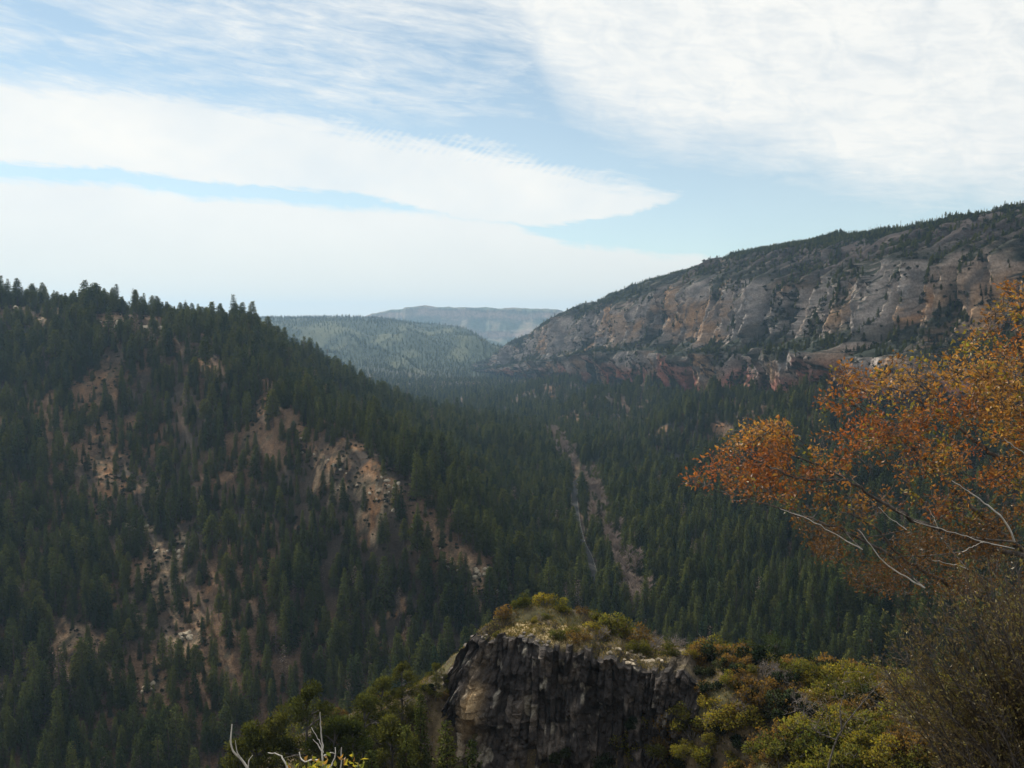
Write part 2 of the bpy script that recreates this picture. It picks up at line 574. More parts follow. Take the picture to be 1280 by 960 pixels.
def ground(x, y):
    x = np.asarray(x, float); y = np.asarray(y, float)
    fu = np.clip((x / y - gu[0]) / (gu[1] - gu[0]), 0, NU - 1.001)
    fv = np.clip((np.log(y) - gv[0]) / (gv[1] - gv[0]), 0, NV - 1.001)
    i, j = fu.astype(int), fv.astype(int)
    a, b = fu - i, fv - j
    return (GZ[j, i] * (1 - a) + GZ[j, i + 1] * a) * (1 - b) + (GZ[j + 1, i] * (1 - a) + GZ[j + 1, i + 1] * a) * b


def hit(px, py, y0=330.0, y1=6500.0):
    """where the line of sight of a photograph pixel meets the terrain"""
    ys = np.exp(np.linspace(math.log(y0), math.log(y1), 1500))
    d = px_dir(px, py)
    xs, zs = d[0] / d[1] * ys, d[2] / d[1] * ys
    k = np.argmax(zs < ground(xs, ys))
    return np.array([xs[k], ys[k], float(ground(xs[k], ys[k]))])


def to_px(P):
    P = np.asarray(P, float)
    c, s_ = math.cos(PITCH), math.sin(PITCH)
    dpt = P[..., 1] * c + P[..., 2] * s_
    up = -P[..., 1] * s_ + P[..., 2] * c
    return 640 + F * P[..., 0] / dpt, 480 - F * up / dpt, dpt


# open patches of dry grass and rock on the left hill (photograph column, row, radius in pixels, rockiness)
PATCH = [(250, 455, 20, .2), (340, 500, 26, .1), (125, 485, 28, .3), (135, 583, 26, .1), (150, 606, 26, .1), (375, 556, 20, .3), (470, 597, 32, .1), (500, 618, 15, .4), (428, 572, 18, .2),
         (165, 668, 20, .8), (215, 690, 24, .8), (180, 722, 20, .7), (228, 795, 26, .8), (190, 862, 26, .6), (268, 802, 14, .3), (600, 716, 17, .6), (628, 740, 13, .7), (560, 690, 14, .5),
         (535, 503, 16, .3), (570, 520, 14, .5), (100, 800, 34, .5), (15, 865, 20, .9), (60, 700, 14, .4), (60, 395, 26, .8), (140, 405, 30, .8), (190, 412, 26, .9), (20, 388, 20, .8),
         (180, 765, 18, .7), (250, 745, 16, .3), (310, 540, 12, .2), (455, 485, 12, .4), (125, 545, 16, .2), (205, 840, 16, .6), (270, 845, 14, .4), (480, 800, 14, .3), (300, 590, 10, .3)]
_r = np.random.default_rng(99)
for _ in range(26):
    PATCH.append((_r.normal(185, 55), _r.uniform(470, 900), _r.uniform(5, 10), _r.uniform(.1, .8)))
for _ in range(22):
    PATCH.append((_r.uniform(60, 560), _r.uniform(470, 800), _r.uniform(5, 10), _r.uniform(.1, .6)))
for q in np.linspace(0, 1, 34):      # the bare crest of the spur
    PATCH.append((np.interp(q, [0, .25, .5, .75, 1], [360, 420, 490, 560, 636]) + _r.normal() * 5, np.interp(q, [0, .25, .5, .75, 1], [548, 590, 638, 702, 752]) + _r.normal() * 5, _r.uniform(5, 12), _r.uniform(.2, .9)))
for (a, b, r, k) in [(690, 498, 9, .1), (730, 506, 10, .1), (705, 492, 7, .1), (850, 590, 16, .0), (822, 545, 10, .1), (780, 520, 10, .1), (900, 545, 14, .1), (960, 560, 10, .1), (880, 520, 9, .1)]:
    PATCH.append((a, b, r, k))
patches = []
for (px, py, r, k) in PATCH:
    p = hit(px, py)
    patches.append((p[0], p[1], r * p[1] / F * 0.8, k))


def patch_field(x, y):
    """0 in the woods, 1 in the middle of an open patch; also rockiness"""
    f = np.zeros(len(x)); rk = np.zeros(len(x))
    wx = x + fbm(x / 14, y / 14, 0, 3, 41) * 9
    wy = y + fbm(x / 14, y / 14, 0, 3, 42) * 14
    for (a, b, r, k) in patches:
        ry = r * 1.9
        d = np.sqrt(((wx - a) / r) ** 2 + ((wy - b) / ry) ** 2)
        q = 1 - sstep(d, 0.55, 1.25)
        rk = np.where(q > f, k, rk)
        f = np.maximum(f, q)
    return f, rk


creek = np.array([hit(*p)[:2] for p in [(810, 775), (790, 745), (772, 705), (752, 665), (740, 625), (728, 600), (712, 578), (695, 555), (690, 545)]])
road_px = [(748, 745), (738, 705), (727, 680), (721, 655), (718, 630), (718, 605), (726, 597), (742, 586), (765, 574), (795, 560), (820, 545)]
road = np.array([hit(*p)[:2] for p in road_px])


pf, prk = patch_field(TX, TY)
nA = fbm(TX / 40, TY / 40, 0, 5, 51)
nB = fbm(TX / 7, TY / 7, 0, 4, 52)
soil = np.array([0.055, 0.042, 0.032]); litter = np.array([0.14, 0.085, 0.050])
grass = np.array([0.25, 0.13, 0.06]); rockc = np.array([0.30, 0.235, 0.16])
tcol = lerp(soil[None], litter[None], sstep(nA, -0.5, 0.7)[:, None])
open_c = lerp(grass[None], rockc[None], np.clip(prk + nB * 0.6, 0, 1)[:, None])
open_c = lerp(open_c, litter[None], sstep(nB + nA * .6, -0.1, 0.7)[:, None] * 0.9)
nF = fbm(TX / 2.6, TY / 2.6, 0, 3, 53)
open_c = lerp(open_c, np.array([.06, .055, .035])[None], (sstep(nF + nB * .4, .1, .6) * .85)[:, None])
tcol = lerp(tcol, open_c, (pf * sstep(nB + pf, 0.2, 0.7))[:, None])
dc = dist_poly(TX, TY, creek)
tcol = lerp(tcol, np.array([0.14, 0.108, 0.075])[None], ((1 - sstep(dc, 6, 15)) * sstep(nB, -0.6, 0.4))[:, None])
# the far slopes: pale scrub ribs with sunlit patches painted in, dark woods between
rib = fbm(TX / 110, TY / 300, 0, 5, 61)
fcol = lerp(np.array([0.028, 0.042, 0.022])[None], np.array([0.08, 0.088, 0.042])[None], sstep(rib, 0.0, 0.7)[:, None])
tcol = lerp(tcol, fcol, farw[:, None])
me = mesh_np('canyon_terrain', np.stack([TX, TY, TZ], 1), grid_faces(NV, NU), [M_terrain], True, tcol)
tag(obj('canyon_terrain', me), kind='structure')

# the low land beyond and around, down to the horizon
gx = np.linspace(-9000, 9000, 91); gy = np.linspace(-2500, 11800, 73)
BX, BY = [q.ravel() for q in np.meshgrid(gx, gy)]
BZ = -330 + fbm(BX / 1500, BY / 1500, 0, 3, 71) * 18
me = mesh_np('lowland', np.stack([BX, BY, BZ], 1), grid_faces(73, 91), [M_far], True, np.array([[0.09, 0.09, 0.055]]).repeat(len(BX), 0))
tag(obj('lowland', me), kind='structure')

# ------------------------------------------------------------------ far mesas
def mesa(name, pts, y0, depth, base, n_u=420, n_v=150, seed=0):
    """flat-topped far mountain: pts are (column, row) of its skyline"""
    sk = np.array([at(a, b, y0 + 250) for a, b in pts])
    xs = np.linspace(sk[0, 0] - 900, sk[-1, 0] + 900, n_u)
    top = np.interp(xs, sk[:, 0], sk[:, 2])
    ends = sstep(xs, sk[0, 0] - 700, sk[0, 0] + 40) * (1 - sstep(xs, sk[-1, 0] - 30, sk[-1, 0] + 650))
    top = lerp(base, top, np.clip(ends, 0, 1) ** 0.8)
    v = np.linspace(0, 1, n_v)
    XX, V2 = np.meshgrid(xs, v)
    TT = np.broadcast_to(top, XX.shape)
    bays = ridged(XX / 620, 0, 0, 4, seed) * 190
    prof_v = [0, .12, .30, .36, .43, .62, .66, .72, 1.0]
    prof_s = [-900, -600, -260, -220, -190, -60, -20, 10, depth]
    prof_h = [0, .07, .30, .48, .52, .72, .95, .99, 1.0]
    s_ = np.interp(V2, prof_v, prof_s)
    h = np.interp(V2, prof_v, prof_h)
    YY = y0 + s_ - bays * (1 - 0.4 * h)
    ZZ = base + (TT - base) * h + fbm(XX / 130, YY / 130, 0, 4, seed + 5) * 9 * np.clip(h * 3, 0, 1)
    YY = YY + fbm(XX / 90, ZZ / 200, 0, 4, seed + 8) * 26 * np.clip(h * 3, 0, 1)
    cl = np.exp(-((h - .39) / .09) ** 2) + np.exp(-((h - .84) / .1) ** 2)
    nz = fbm(XX / 160, ZZ / 60, 0, 4, seed + 9)
    c = lerp(np.array([.10, .105, .06]), np.array([.36, .24, .17]), np.clip(cl * 0.8 + nz * 0.5, 0, 1).ravel()[:, None])
    me_ = mesh_np(name, np.stack([XX.ravel(), YY.ravel(), ZZ.ravel()], 1), grid_faces(n_v, n_u), [M_cliff], True, c)
    return tag(obj(name, me_), kind='structure')


mesa('mesa', [(476, 391), (490, 388), (512, 385), (533, 382), (545, 384), (560, 384), (610, 385), (660, 386), (695, 387), (703, 390)], 8300, 1600, -300, seed=3)
mesa('distant_mesa', [(712, 392), (730, 389), (745, 390), (800, 391)], 9600, 1200, -300, 260, 110, seed=13)

# ------------------------------------------------------------------ the right-hand canyon wall
BASE = np.array([  # x, y, foot height, rim height, width of the slope
    (560, 420, -70, 150, 260), (500, 600, -88, 152, 260), (442, 750, -98, 145, 260), (385, 910, -108, 138, 262), (348, 1050, -115, 132, 258), (322, 1250, -126, 130, 250),
    (265, 1600, -140, 136, 235), (184, 2000, -164, 104, 200), (120, 2300, -180, 58, 190), (25, 2700, -195, -5, 180), (-40, 3000, -198, -85, 140), (-88, 3220, -200, -150, 80),
    (-95, 3400, -204, -195, 60)], float)
# smooth resampling along its foot
seg = np.concatenate([[0], np.cumsum(np.hypot(*np.diff(BASE[:, :2], axis=0).T))])
NT_, NW = 1350, 340
tt = np.linspace(0, seg[-1], NT_)
Bt = np.stack([np.interp(tt, seg, BASE[:, k]) for k in range(5)], 1)
ker = np.hanning(121); ker /= ker.sum()
for k in range(5):
    Bt[:, k] = np.convolve(np.pad(Bt[:, k], 60, mode='reflect', reflect_type='odd'), ker, 'valid')
tg = np.gradient(Bt[:, :2], axis=0)
tg /= np.linalg.norm(tg, axis=1)[:, None]
nrm = np.stack([tg[:, 1], -tg[:, 0]], 1)            # into the rock
P_h = np.array([-.12, 0, .04, .27, .315, .335, .375, .405, .68, .74, .84, .90, .93, 1.0, 1.01, 1.0, .80])
P_s = np.array([-.12, 0, .05, .09, .12, .24, .33, .36, .42, .47, .68, .71, .80, 1.0, 1.25, 1.7, 2.0])
L_s = np.array([-.12, 0, .05, .20, .24, .28, .37, .42, .60, .65, .78, .85, .89, 1.0, 1.25, 1.7, 2.0])
arc = np.concatenate([[0], np.cumsum(np.hypot(np.diff(P_h) * 240, np.diff(P_s) * 150))])
wq = np.concatenate([np.linspace(0, arc[13], NW - 30), np.linspace(arc[13], arc[-1], 31)[1:]])
hh = np.interp(wq, arc, P_h); ss = np.interp(wq, arc, P_s); ls = np.interp(wq, arc, L_s)
Tm, Hm = np.meshgrid(tt, hh, indexing='ij')
Sm = np.broadcast_to(ss, Tm.shape); Lm = np.broadcast_to(ls, Tm.shape)
hshift = fbm(Tm / 260, Hm * 1.2, 0, 3, 101) * 0.07
skew = Tm - Hm * 60                                   # gullies lean down the valley
but = ridged(skew / 210, 0.3, 0, 2, 103)              # buttresses
but2 = ridged(skew / 62 + noise(Tm / 90, Hm * 2, 0, 7), Hm * 0.6, 0, 3, 105)
cliffy = sstep(but * 0.5 + but2 * 0.4 + fbm(Tm / 150, Hm * 2.5, 0, 3, 107) * 0.45, -0.55, 0.05)
S = lerp(Lm, Sm, cliffy)
mid = np.clip(Hm * 2.4 + .12, 0, 1) * (1 - sstep(Hm, 0.8, 1.02))
Wt = Bt[:, 4][:, None]
but3 = ridged(skew / 27 + noise(Tm / 50, Hm * 3, 0, 8), Hm * 1.1, 0, 3, 127)
off = -(but * 38 + but2 * 28 + but3 * 9) * mid
colm = ridged(Tm / 15, Hm * 1.3, 0, 3, 109)           # fluted rock
off = off - (colm * 4.6 + fbm(Tm / 9, Hm * 22, 0, 4, 111) * 2.6) * mid * (.3 + .7 * cliffy)
zrel = Hm * (Bt[:, 3] - Bt[:, 2])[:, None]
strata = noise(zrel / 6.0, Tm / 260, 0, 113) + 0.6 * noise(zrel / 2.6, Tm / 160, 0, 114)
off = off + fbm(Tm / 13, zrel / 30, 0, 4, 133) * 5.5 * mid - ridged(Tm / 7, zrel / 24, 0, 3, 135) * 3.0 * mid
off = off + strata * .6 * mid * cliffy
Soff = S * Wt + off
WX = Bt[:, 0][:, None] + nrm[:, 0][:, None] * Soff
WY = Bt[:, 1][:, None] + nrm[:, 1][:, None] * Soff
WZ = Bt[:, 2][:, None] + (Hm + hshift * mid) * (Bt[:, 3] - Bt[:, 2])[:, None] + fbm(WX / 26, WY / 26, 0, 4, 115) * 2.2 * np.clip(Hm * 6, 0, 1) + but2 * 4 * sstep(Hm, .75, .95) * (1 - sstep(Hm, .97, 1.05)) + sstep(Tm, 1500, 1900) * ridged(Tm / 75, 0, 0, 4, 119) * 12 * sstep(Hm, .3, .9) + fbm(Tm / 130, 0, 0, 3, 129) * 6 * sstep(Hm, .5, .9)
PW = np.stack([WX, WY, WZ], 2)
du = np.gradient(PW, axis=0); dv = np.gradient(PW, axis=1)
nw = np.cross(du, dv)
nw /= np.linalg.norm(nw, axis=2)[:, :, None] + 1e-9
nz = np.abs(nw[:, :, 2])
gul = but * .55 + but2 * .5
nV = fbm(Tm / 38, Hm * 7, 0, 4, 121)
bsh = fbm(Tm / 130, 0, 0, 3, 125) * .09
bench = sstep(Hm + nV * .05 + bsh, .285, .33) * (1 - sstep(Hm + nV * .06 + bsh, .37, .42))
upper = sstep(Hm + nV * .05, .70, .77)
talus = 1 - sstep(Hm + fbm(Tm / 95, Hm * 3, 0, 3, 131) * .13 - .08 * sstep(Tm, 1350, 1900), .07, .12)
veg_m = np.clip(np.maximum(np.maximum(bench * .9, talus), upper * .93) + sstep(gul + nV * .7, .34, -.2), 0, 1)
steep = np.clip((1 - sstep(nz, 0.40, 0.75)) * (1 - veg_m) + (1 - sstep(nz, .2, .45)) * .35 * (1 - sstep(nV, -.2, .5)), 0, 1)
nC = fbm(Tm / 60, Hm * 4, 0, 4, 117); nD = fbm(Tm / 9, Hm * 9, 0, 4, 118)
hz = Hm + nC * 0.04 + hshift
pale = np.array([.39, .335, .30]); ochre = np.array([.44, .27, .15]); red = np.array([.36, .155, .11]); grey = np.array([.24, .22, .21])
rk = lerp(pale, ochre, sstep(nC + strata * 0.12, 0.05, 0.7)[..., None])
rk = lerp(rk, grey * .8, (sstep(nD, 0.0, 0.6) * 0.9)[..., None])
rk = lerp(rk, ochre * 1.05, (sstep(fbm(Tm / 45, Hm * 1.6, 0, 3, 123), .15, .75) * .85 * (1 - .7 * sstep(hz, .45, .7)))[..., None])
varn = fbm(Tm / 5.5 + noise(Tm / 30, Hm * 4, 0, 137), Hm * 3.2, 0, 3, 139)
rk = lerp(rk, np.array([.15, .135, .13]), (sstep(varn, .12, .55) * .75)[..., None])
rk = lerp(lerp(red, ochre, sstep(nC + nD * .3, -.1, .5)[..., None]), rk, sstep(hz + nC * .08, 0.10, 0.26)[..., None])
rk = lerp(np.array([.27, .10, .085]), rk, sstep(hz, 0.04, 0.11)[..., None])
green = np.array([.030, .036, .026]); burnt = np.array([.058, .046, .044])
vg = lerp(green, burnt, np.clip(sstep(Hm, .70, .85) * (1 - sstep(Tm, 1000, 1500)) + sstep(nC, .1, .6) * .6, 0, 1)[..., None])
vg = lerp(vg, np.array([.20, .16, .12]), (sstep(nD, .4, 1.0) * .5)[..., None])
wc = lerp(vg, rk, np.clip(steep + nD * 0.25 * steep, 0, 1)[..., None])
me = mesh_np('canyon_wall', PW.reshape(-1, 3), grid_faces(NT_, NW)[:, ::-1], [M_cliff], True, wc.reshape(-1, 3))
tag(obj('canyon_wall', me), kind='structure')

# ------------------------------------------------------------------ road down in the valley
def smooth_line(P, n):
    P = np.asarray(P, float)
    d = np.concatenate([[0], np.cumsum(np.linalg.norm(np.diff(P, axis=0), axis=1))])
    q = np.linspace(0, d[-1], n)
    o = np.stack([np.interp(q, d, P[:, k]) for k in range(P.shape[1])], 1)
    k = max(3, n // 14) | 1
    kr = np.hanning(k + 2)[1:-1]; kr /= kr.sum()
    for c in range(o.shape[1]):
        o[:, c] = np.convolve(np.pad(o[:, c], k // 2, mode='reflect', reflect_type='odd'), kr, 'valid')
    return o


rl = smooth_line(road, 260)
rt = np.gradient(rl, axis=0); rt /= np.linalg.norm(rt, axis=1)[:, None]
rn = np.stack([rt[:, 1], -rt[:, 0]], 1)
rz = np.convolve(np.pad(ground(rl[:, 0], rl[:, 1]), 8, mode='edge'), np.ones(17) / 17, 'valid') + 1.0
offs = np.array([-4.0, -3.0, -2.95, -2.85, -0.12, 0.12, 2.85, 2.95, 3.0, 4.0])
dz_ = np.array([-4.0, -0.02, 0, 0, 0, 0, 0, 0, -0.02, -4.0])
asph, line, shoulder = (.05, .049, .048), (.75, .72, .62), (.24, .20, .15)
RV, RC = [], []
for o_, d_ in zip(offs, dz_):
    RV.append(np.stack([rl[:, 0] + rn[:, 0] * o_, rl[:, 1] + rn[:, 1] * o_, rz + d_], 1))
me_v = np.stack(RV, 1).reshape(-1, 3)
me = mesh_np('road', me_v, grid_faces(260, len(offs)), [M_fore], False, np.tile(np.array([shoulder, shoulder, asph, asph, asph, asph, asph, asph, shoulder, shoulder]), (260, 1)))
tag(obj('road', me), kind='structure')
m_line, tl = material('road_paint')
pl = tl.n('ShaderNodeBsdfPrincipled'); pl.inputs['Base Color'].default_value = (.6, .58, .5, 1); pl.inputs['Roughness'].default_value = .7
ol = tl.n('ShaderNodeOutputMaterial'); tl.put(ol.inputs[0], pl.outputs[0])
for o_ in (-2.7, 2.7):
    a = np.stack([rl[:, 0] + rn[:, 0] * (o_ - .04), rl[:, 1] + rn[:, 1] * (o_ - .04), rz + .006], 1)
    b = np.stack([rl[:, 0] + rn[:, 0] * (o_ + .04), rl[:, 1] + rn[:, 1] * (o_ + .04), rz + .006], 1)
    tag(obj('road_marking', mesh_np('road_marking', np.stack([a, b], 1).reshape(-1, 3), grid_faces(260, 2), [m_line], False)), kind='structure')

# ------------------------------------------------------------------ the air
m_h, th = material('haze')
vol = th.n('ShaderNodeVolumePrincipled')
vol.inputs['Color'].default_value = (0.45, 0.71, 1.0, 1)
vol.inputs['Density'].default_value = 0.000066
vol.inputs['Anisotropy'].default_value = 0.35
oh = th.n('ShaderNodeOutputMaterial')
th.put(oh.inputs['Volume'], vol.outputs[0])
hx0, hx1, hy0, hy1, hz0, hz1 = -9100, 9100, -2600, 11900, -375, 230
HV = np.array([(x, y, z) for z in (hz0, hz1) for y in (hy0, hy1) for x in (hx0, hx1)], float)
me = mesh_np('haze', HV, np.array([(0, 2, 3, 1), (4, 5, 7, 6), (0, 1, 5, 4), (2, 6, 7, 3), (0, 4, 6, 2), (1, 3, 7, 5)]), [m_h], False)
tag(obj('haze', me), kind='stuff')

# ------------------------------------------------------------------ conifers: a few kinds of crown, one metre tall, scaled when placed
def conifer_meshes(seed, kind):
    rg = np.random.default_rng(seed)
    g = Geo(); t = Geo()
    lean = rg.normal(size=2) * 0.012
    hs = np.linspace(0, 1, 9)
    path = np.stack([lean[0] * hs ** 2, lean[1] * hs ** 2, hs * 0.985], 1)
    t.tube(np.vstack([path[0] - [0, 0, .06], path]), np.concatenate([[0.017], 0.0145 * (1 - hs) + 0.0012]), 6)
    P, S_, U, C = [], [], [], []
    if kind == 'fir':
        levels, h0, wid, pw = 30, rg.uniform(.05, .12), rg.uniform(.145, .18), .8
    elif kind == 'pine':
        levels, h0, wid, pw = 24, rg.uniform(.22, .34), rg.uniform(.17, .21), .5
    else:
        levels, h0, wid, pw = 20, rg.uniform(.10, .2), rg.uniform(.11, .14), .7
    for i in range(levels):
        h = h0 + (0.985 - h0) * (i + rg.uniform(-.3, .3)) / (levels - 1)
        h = min(max(h, h0), .985)
        q = (h - h0) / (1 - h0)
        nb = rg.integers(4, 8) if kind in ('fir', 'pine') else rg.integers(2, 5)
        a0 = rg.uniform(0, 6.28)
        for k in range(nb):
            L = wid * (1 - q) ** pw * rg.uniform(.55, 1.15) + .012
            if kind == 'pine':
                L = wid * (min(1, (q + .12) * 4) * (1 - q ** 2.2) ** .8) * rg.uniform(.45, 1.2) + .02
            a = a0 + k / nb * 6.28 + rg.uniform(-.4, .4)
            rise = lerp(-.28, .55, q) + rg.uniform(-.15, .15) if kind != 'pine' else rg.uniform(-.1, .5)
            base = np.array([np.interp(h, hs, path[:, 0]), np.interp(h, hs, path[:, 1]), h])
            d = np.array([math.cos(a), math.sin(a), rise])
            if L > .06:
                t.tube(np.array([base, base + d * L * .8 - [0, 0, L * .08]]), [.0028, .0009], 3)
            ncl = max(2, int(L / .016))
            for r in np.linspace(.25, 1.0, ncl):
                p = base + d * L * r - np.array([0, 0, L * .28 * r * r])
                for _ in range(3 if kind in ('fir', 'pine') else 2 if kind == 'sparse' else 1):
                    P.append(p + rg.normal(size=3) * np.array([.010, .010, .007]) * (1 + L * 4))
                    S_.append(rg.uniform(.018, .038) * (1.15 if kind == 'pine' else 1))
                    U.append([d[0] * .9, d[1] * .9, .25 if kind == 'pine' else -.15])
                    tint = rg.uniform(.7, 1.25)
                    C.append([tint * (1 + .12 * r), tint, tint * (1 - .1 * r)])
    g.leaves(np.array(P), np.array(S_), np.array(C), up=np.array(U), spread=.55, ratio=.55, fold=.4, rg=rg)
    return g, t


KINDS = [('fir', 1), ('fir', 2), ('fir', 3), ('fir', 4), ('pine', 5), ('pine', 6), ('pine', 7), ('sparse', 8), ('dead', 9)]
M_deadfir = leaf_material('dead_fir_twigs', (0.13, 0.105, 0.09), (0.25, 0.21, 0.185), 0.1, attr=True)
M_firA = leaf_material('fir_needle_sprays', (0.024, 0.046, 0.019), (0.112, 0.140, 0.040), 0.32, attr=True)
M_pineA = leaf_material('pine_needle_sprays', (0.044, 0.068, 0.022), (0.115, 0.135, 0.038), 0.34, attr=True)
CONI = []
for k, s_ in KINDS:
    g, t = conifer_meshes(s_, k)
    CONI.append((k, g.crown(k + '_crown', [M_pineA if k == 'pine' else M_deadfir if k == 'dead' else M_firA], lambda V: np.stack([V[:, 0], V[:, 1], 0 * V[:, 0]], 1) / (np.hypot(V[:, 0], V[:, 1])[:, None] + .01) + [0, 0, .35]), t.mesh(k + '_trunk', [M_trunk], True, False)))

# where trees stand on the canyon terrain: density thins out on the open patches, the road and the creek
def clear_of_sight(P, steps=60, skip=0.985):
    """is a point in view past the terrain?"""
    vis = np.ones(len(P), bool)
    for q in np.linspace(0.42, skip, steps):
        m_ = P[:, 1] * q > 330
        xx, yy, zz = P[:, 0] * q, np.maximum(P[:, 1] * q, 330), P[:, 2] * q
        vis &= ~(m_ & (ground(xx, yy) > zz))
    return vis


def fore_rows(px):
    """rows below which the foreground hides what is behind it"""
    return np.interp(px, [-200, 250, 330, 400, 470, 520, 575, 640, 760, 850, 900, 1000, 1090, 1130, 1400], [1000, 990, 960, 905, 870, 845, 790, 762, 770, 800, 815, 850, 860, 900, 900])


pts = []
for (y0, y1, k) in ((330, 1800, 5.6), (1800, 6300, 0)):
    y = y0
    while y < y1:
        sp = max(5.6, y / (175 if y < 2200 else 230)) if y >= 900 else 5.2
        xm = y * (0.72 if y < 1800 else 0.46)
        n = int(2 * xm / sp)
        x = -xm + (np.arange(n) + rng.uniform(-.48, .48, n)) * sp
        pts.append(np.stack([x, y + rng.uniform(-.5, .5, n) * sp], 1))
        y += sp
T = np.concatenate(pts)
Tz = ground(T[:, 0], T[:, 1])
px_, py_, _d = to_px(np.stack([T[:, 0], T[:, 1], Tz], 1))
keep = (px_ > -160) & (px_ < 1420) & (T[:, 1] > 340)
T, Tz = T[keep], Tz[keep]
# not under the canyon wall
wall_x = np.interp(T[:, 1], Bt[:, 1], Bt[:, 0])
keep = (T[:, 0] < wall_x + 38) | (T[:, 1] > 3400)
T, Tz = T[keep], Tz[keep]
pf, prk = patch_field(T[:, 0], T[:, 1])
dens = np.where(T[:, 1] < 2000, 0.93 + 0.35 * fbm(T[:, 0] / 35, T[:, 1] / 35, 0, 3, 201), 1.0)
hillw = sstep(-T[:, 0] + 40 - (T[:, 1] - 500) * 0.1, 0, 80) * (T[:, 1] < 800)
dens = dens * (1 - np.where(T[:, 0] > hit(365, 560)[0], .80, .66) * pf) * (1 - 0.22 * hillw)
dr = dist_poly(T[:, 0], T[:, 1], road)
dens *= np.where((T[:, 1] > 560) & (T[:, 1] < 800), sstep(dr, 4.6, 7), sstep(dr, 4.0, 5.5))
dens *= 0.12 + 0.88 * sstep(dist_poly(T[:, 0], T[:, 1], creek) + noise(T[:, 0] / 12, T[:, 1] / 12, 0, 202) * 5, 5, 12)
farm = T[:, 1] > 2500
ribT = fbm(T[:, 0] / 110, T[:, 1] / 300, 0, 5, 61)
dens = np.where(farm, 1.05 - 0.8 * sstep(ribT, .0, .8), dens)
dens = np.where(farm & (Tz > -35), 0.95, dens)
front = (1 - sstep(dist_poly(T[:, 0], T[:, 1] + 14, CRX), 7, 17)) * sstep(noise(T[:, 0] / 22, T[:, 1] / 22, 0, 205), -.35, .35)
dens = dens * (1 - .35 * front)
keep = rng.uniform(size=len(T)) < dens
front = front[keep]
T, Tz, pf = T[keep], Tz[keep], pf[keep]
hgt = rng.normal(17.3, 4.8, len(T)).clip(6, 31) * np.where(pf > .3, .62, 1) * (1 + 0.25 * fbm(T[:, 0] / 60, T[:, 1] / 60, 0, 2, 203))
hgt *= np.where(rng.uniform(size=len(T)) < .22, .6, 1) * (1 - .4 * front)
hgt = np.where(T[:, 1] > 2300, hgt * 0.66, hgt)
hgt *= 1 - .08 * sstep(Tz, -30, 15) * (T[:, 1] < 1300)
top = np.stack([T[:, 0], T[:, 1], Tz + hgt], 1)
vis = clear_of_sight(top)
keep = vis | (T[:, 1] < 1000)          # a margin so that a step to the side finds no holes
T, Tz, hgt, top, vis = T[keep], Tz[keep], hgt[keep], top[keep], vis[keep]
high = sstep(Tz, -60, 10) * (T[:, 1] < 1200)
pick = np.where(rng.uniform(size=len(T)) < .12 + .6 * high, rng.integers(4, 7, len(T)), rng.integers(0, 4, len(T)))
pick = np.where(rng.uniform(size=len(T)) < .05, 7, pick)
pick = np.where((rng.uniform(size=len(T)) < .035) & (T[:, 1] < 2000), 8, pick)
rot = rng.uniform(0, 6.28, len(T))

# the 300 that show largest become trees of their own
px_, py_, dpt = to_px(top)
seen = vis & (px_ > -15) & (px_ < 1295) & (py_ < fore_rows(px_) - 12) & ~((px_ > 880) & (py_ > 560))
big = np.where(seen, hgt / dpt, 0)
order = np.argsort(-big)[:300]
single = np.zeros(len(T), bool); single[order] = True
protos = {}
GROUPS = {'fir': 'fir trees on the near forested slope', 'pine': 'pine trees on the near forested slope', 'sparse': 'thin firs on the near forested slope', 'dead': 'dead firs'}
LABEL_KIND = {'fir': 'dark green pointed fir', 'pine': 'rounded green pine', 'sparse': 'thin sparse grey green fir', 'dead': 'dead grey brown fir'}
NAME_KIND = {'fir': 'fir_tree', 'pine': 'pine_tree', 'sparse': 'thin_fir_tree', 'dead': 'dead_fir_tree'}
CROWN_OBJ, TRUNK_OBJ = {}, {}


def place_conifer(k, loc, h, rz, label, group):
    kind = CONI[k][0]
    if k not in protos:
        r = empty(NAME_KIND[kind], (0, 0, 0))
        CROWN_OBJ[k] = obj('crown', CONI[k][1], r)
        TRUNK_OBJ[k] = obj('trunk', CONI[k][2], r)
        protos[k] = r
    else:
        r = copy_tree(protos[k])
    wq_ = rng.uniform(.85, 1.2)
    r.location = loc; r.scale = (h * wq_, h * wq_, h); r.rotation_euler = (0, 0, rz)
    return tag(r, label, 'tree', group)


for k in range(len(CONI)):             # make sure every kind is among the singles
    if not (pick[order] == k).any():
        pick[order[k * 7]] = k
for i in order:
    kind = CONI[pick[i]][0]
    h = hgt[i]
    size = 'tall' if h > 25 else 'small' if h < 17 else 'medium'
    pxi = px_[i]
    where = 'on the dark lower slope at far left' if pxi < 210 else 'on the shaded slope below the rocky spur' if pxi < 480 else 'in the ravine wood behind the basalt outcrop' if pxi < 720 else 'in the valley wood behind the scrubby bench'
    lab = f'{size} {LABEL_KIND[kind]} {where}'
    place_conifer(int(pick[i]), (T[i, 0], T[i, 1], Tz[i] - .3), h, rot[i], lab, f'{size} {kind}s {where}')

# every other conifer of the forest, as one object
rest = ~single
FP = np.stack([T[rest, 0], T[rest, 1], Tz[rest] - .3], 1)
FH, FR, FK = hgt[rest], rot[rest], pick[rest]

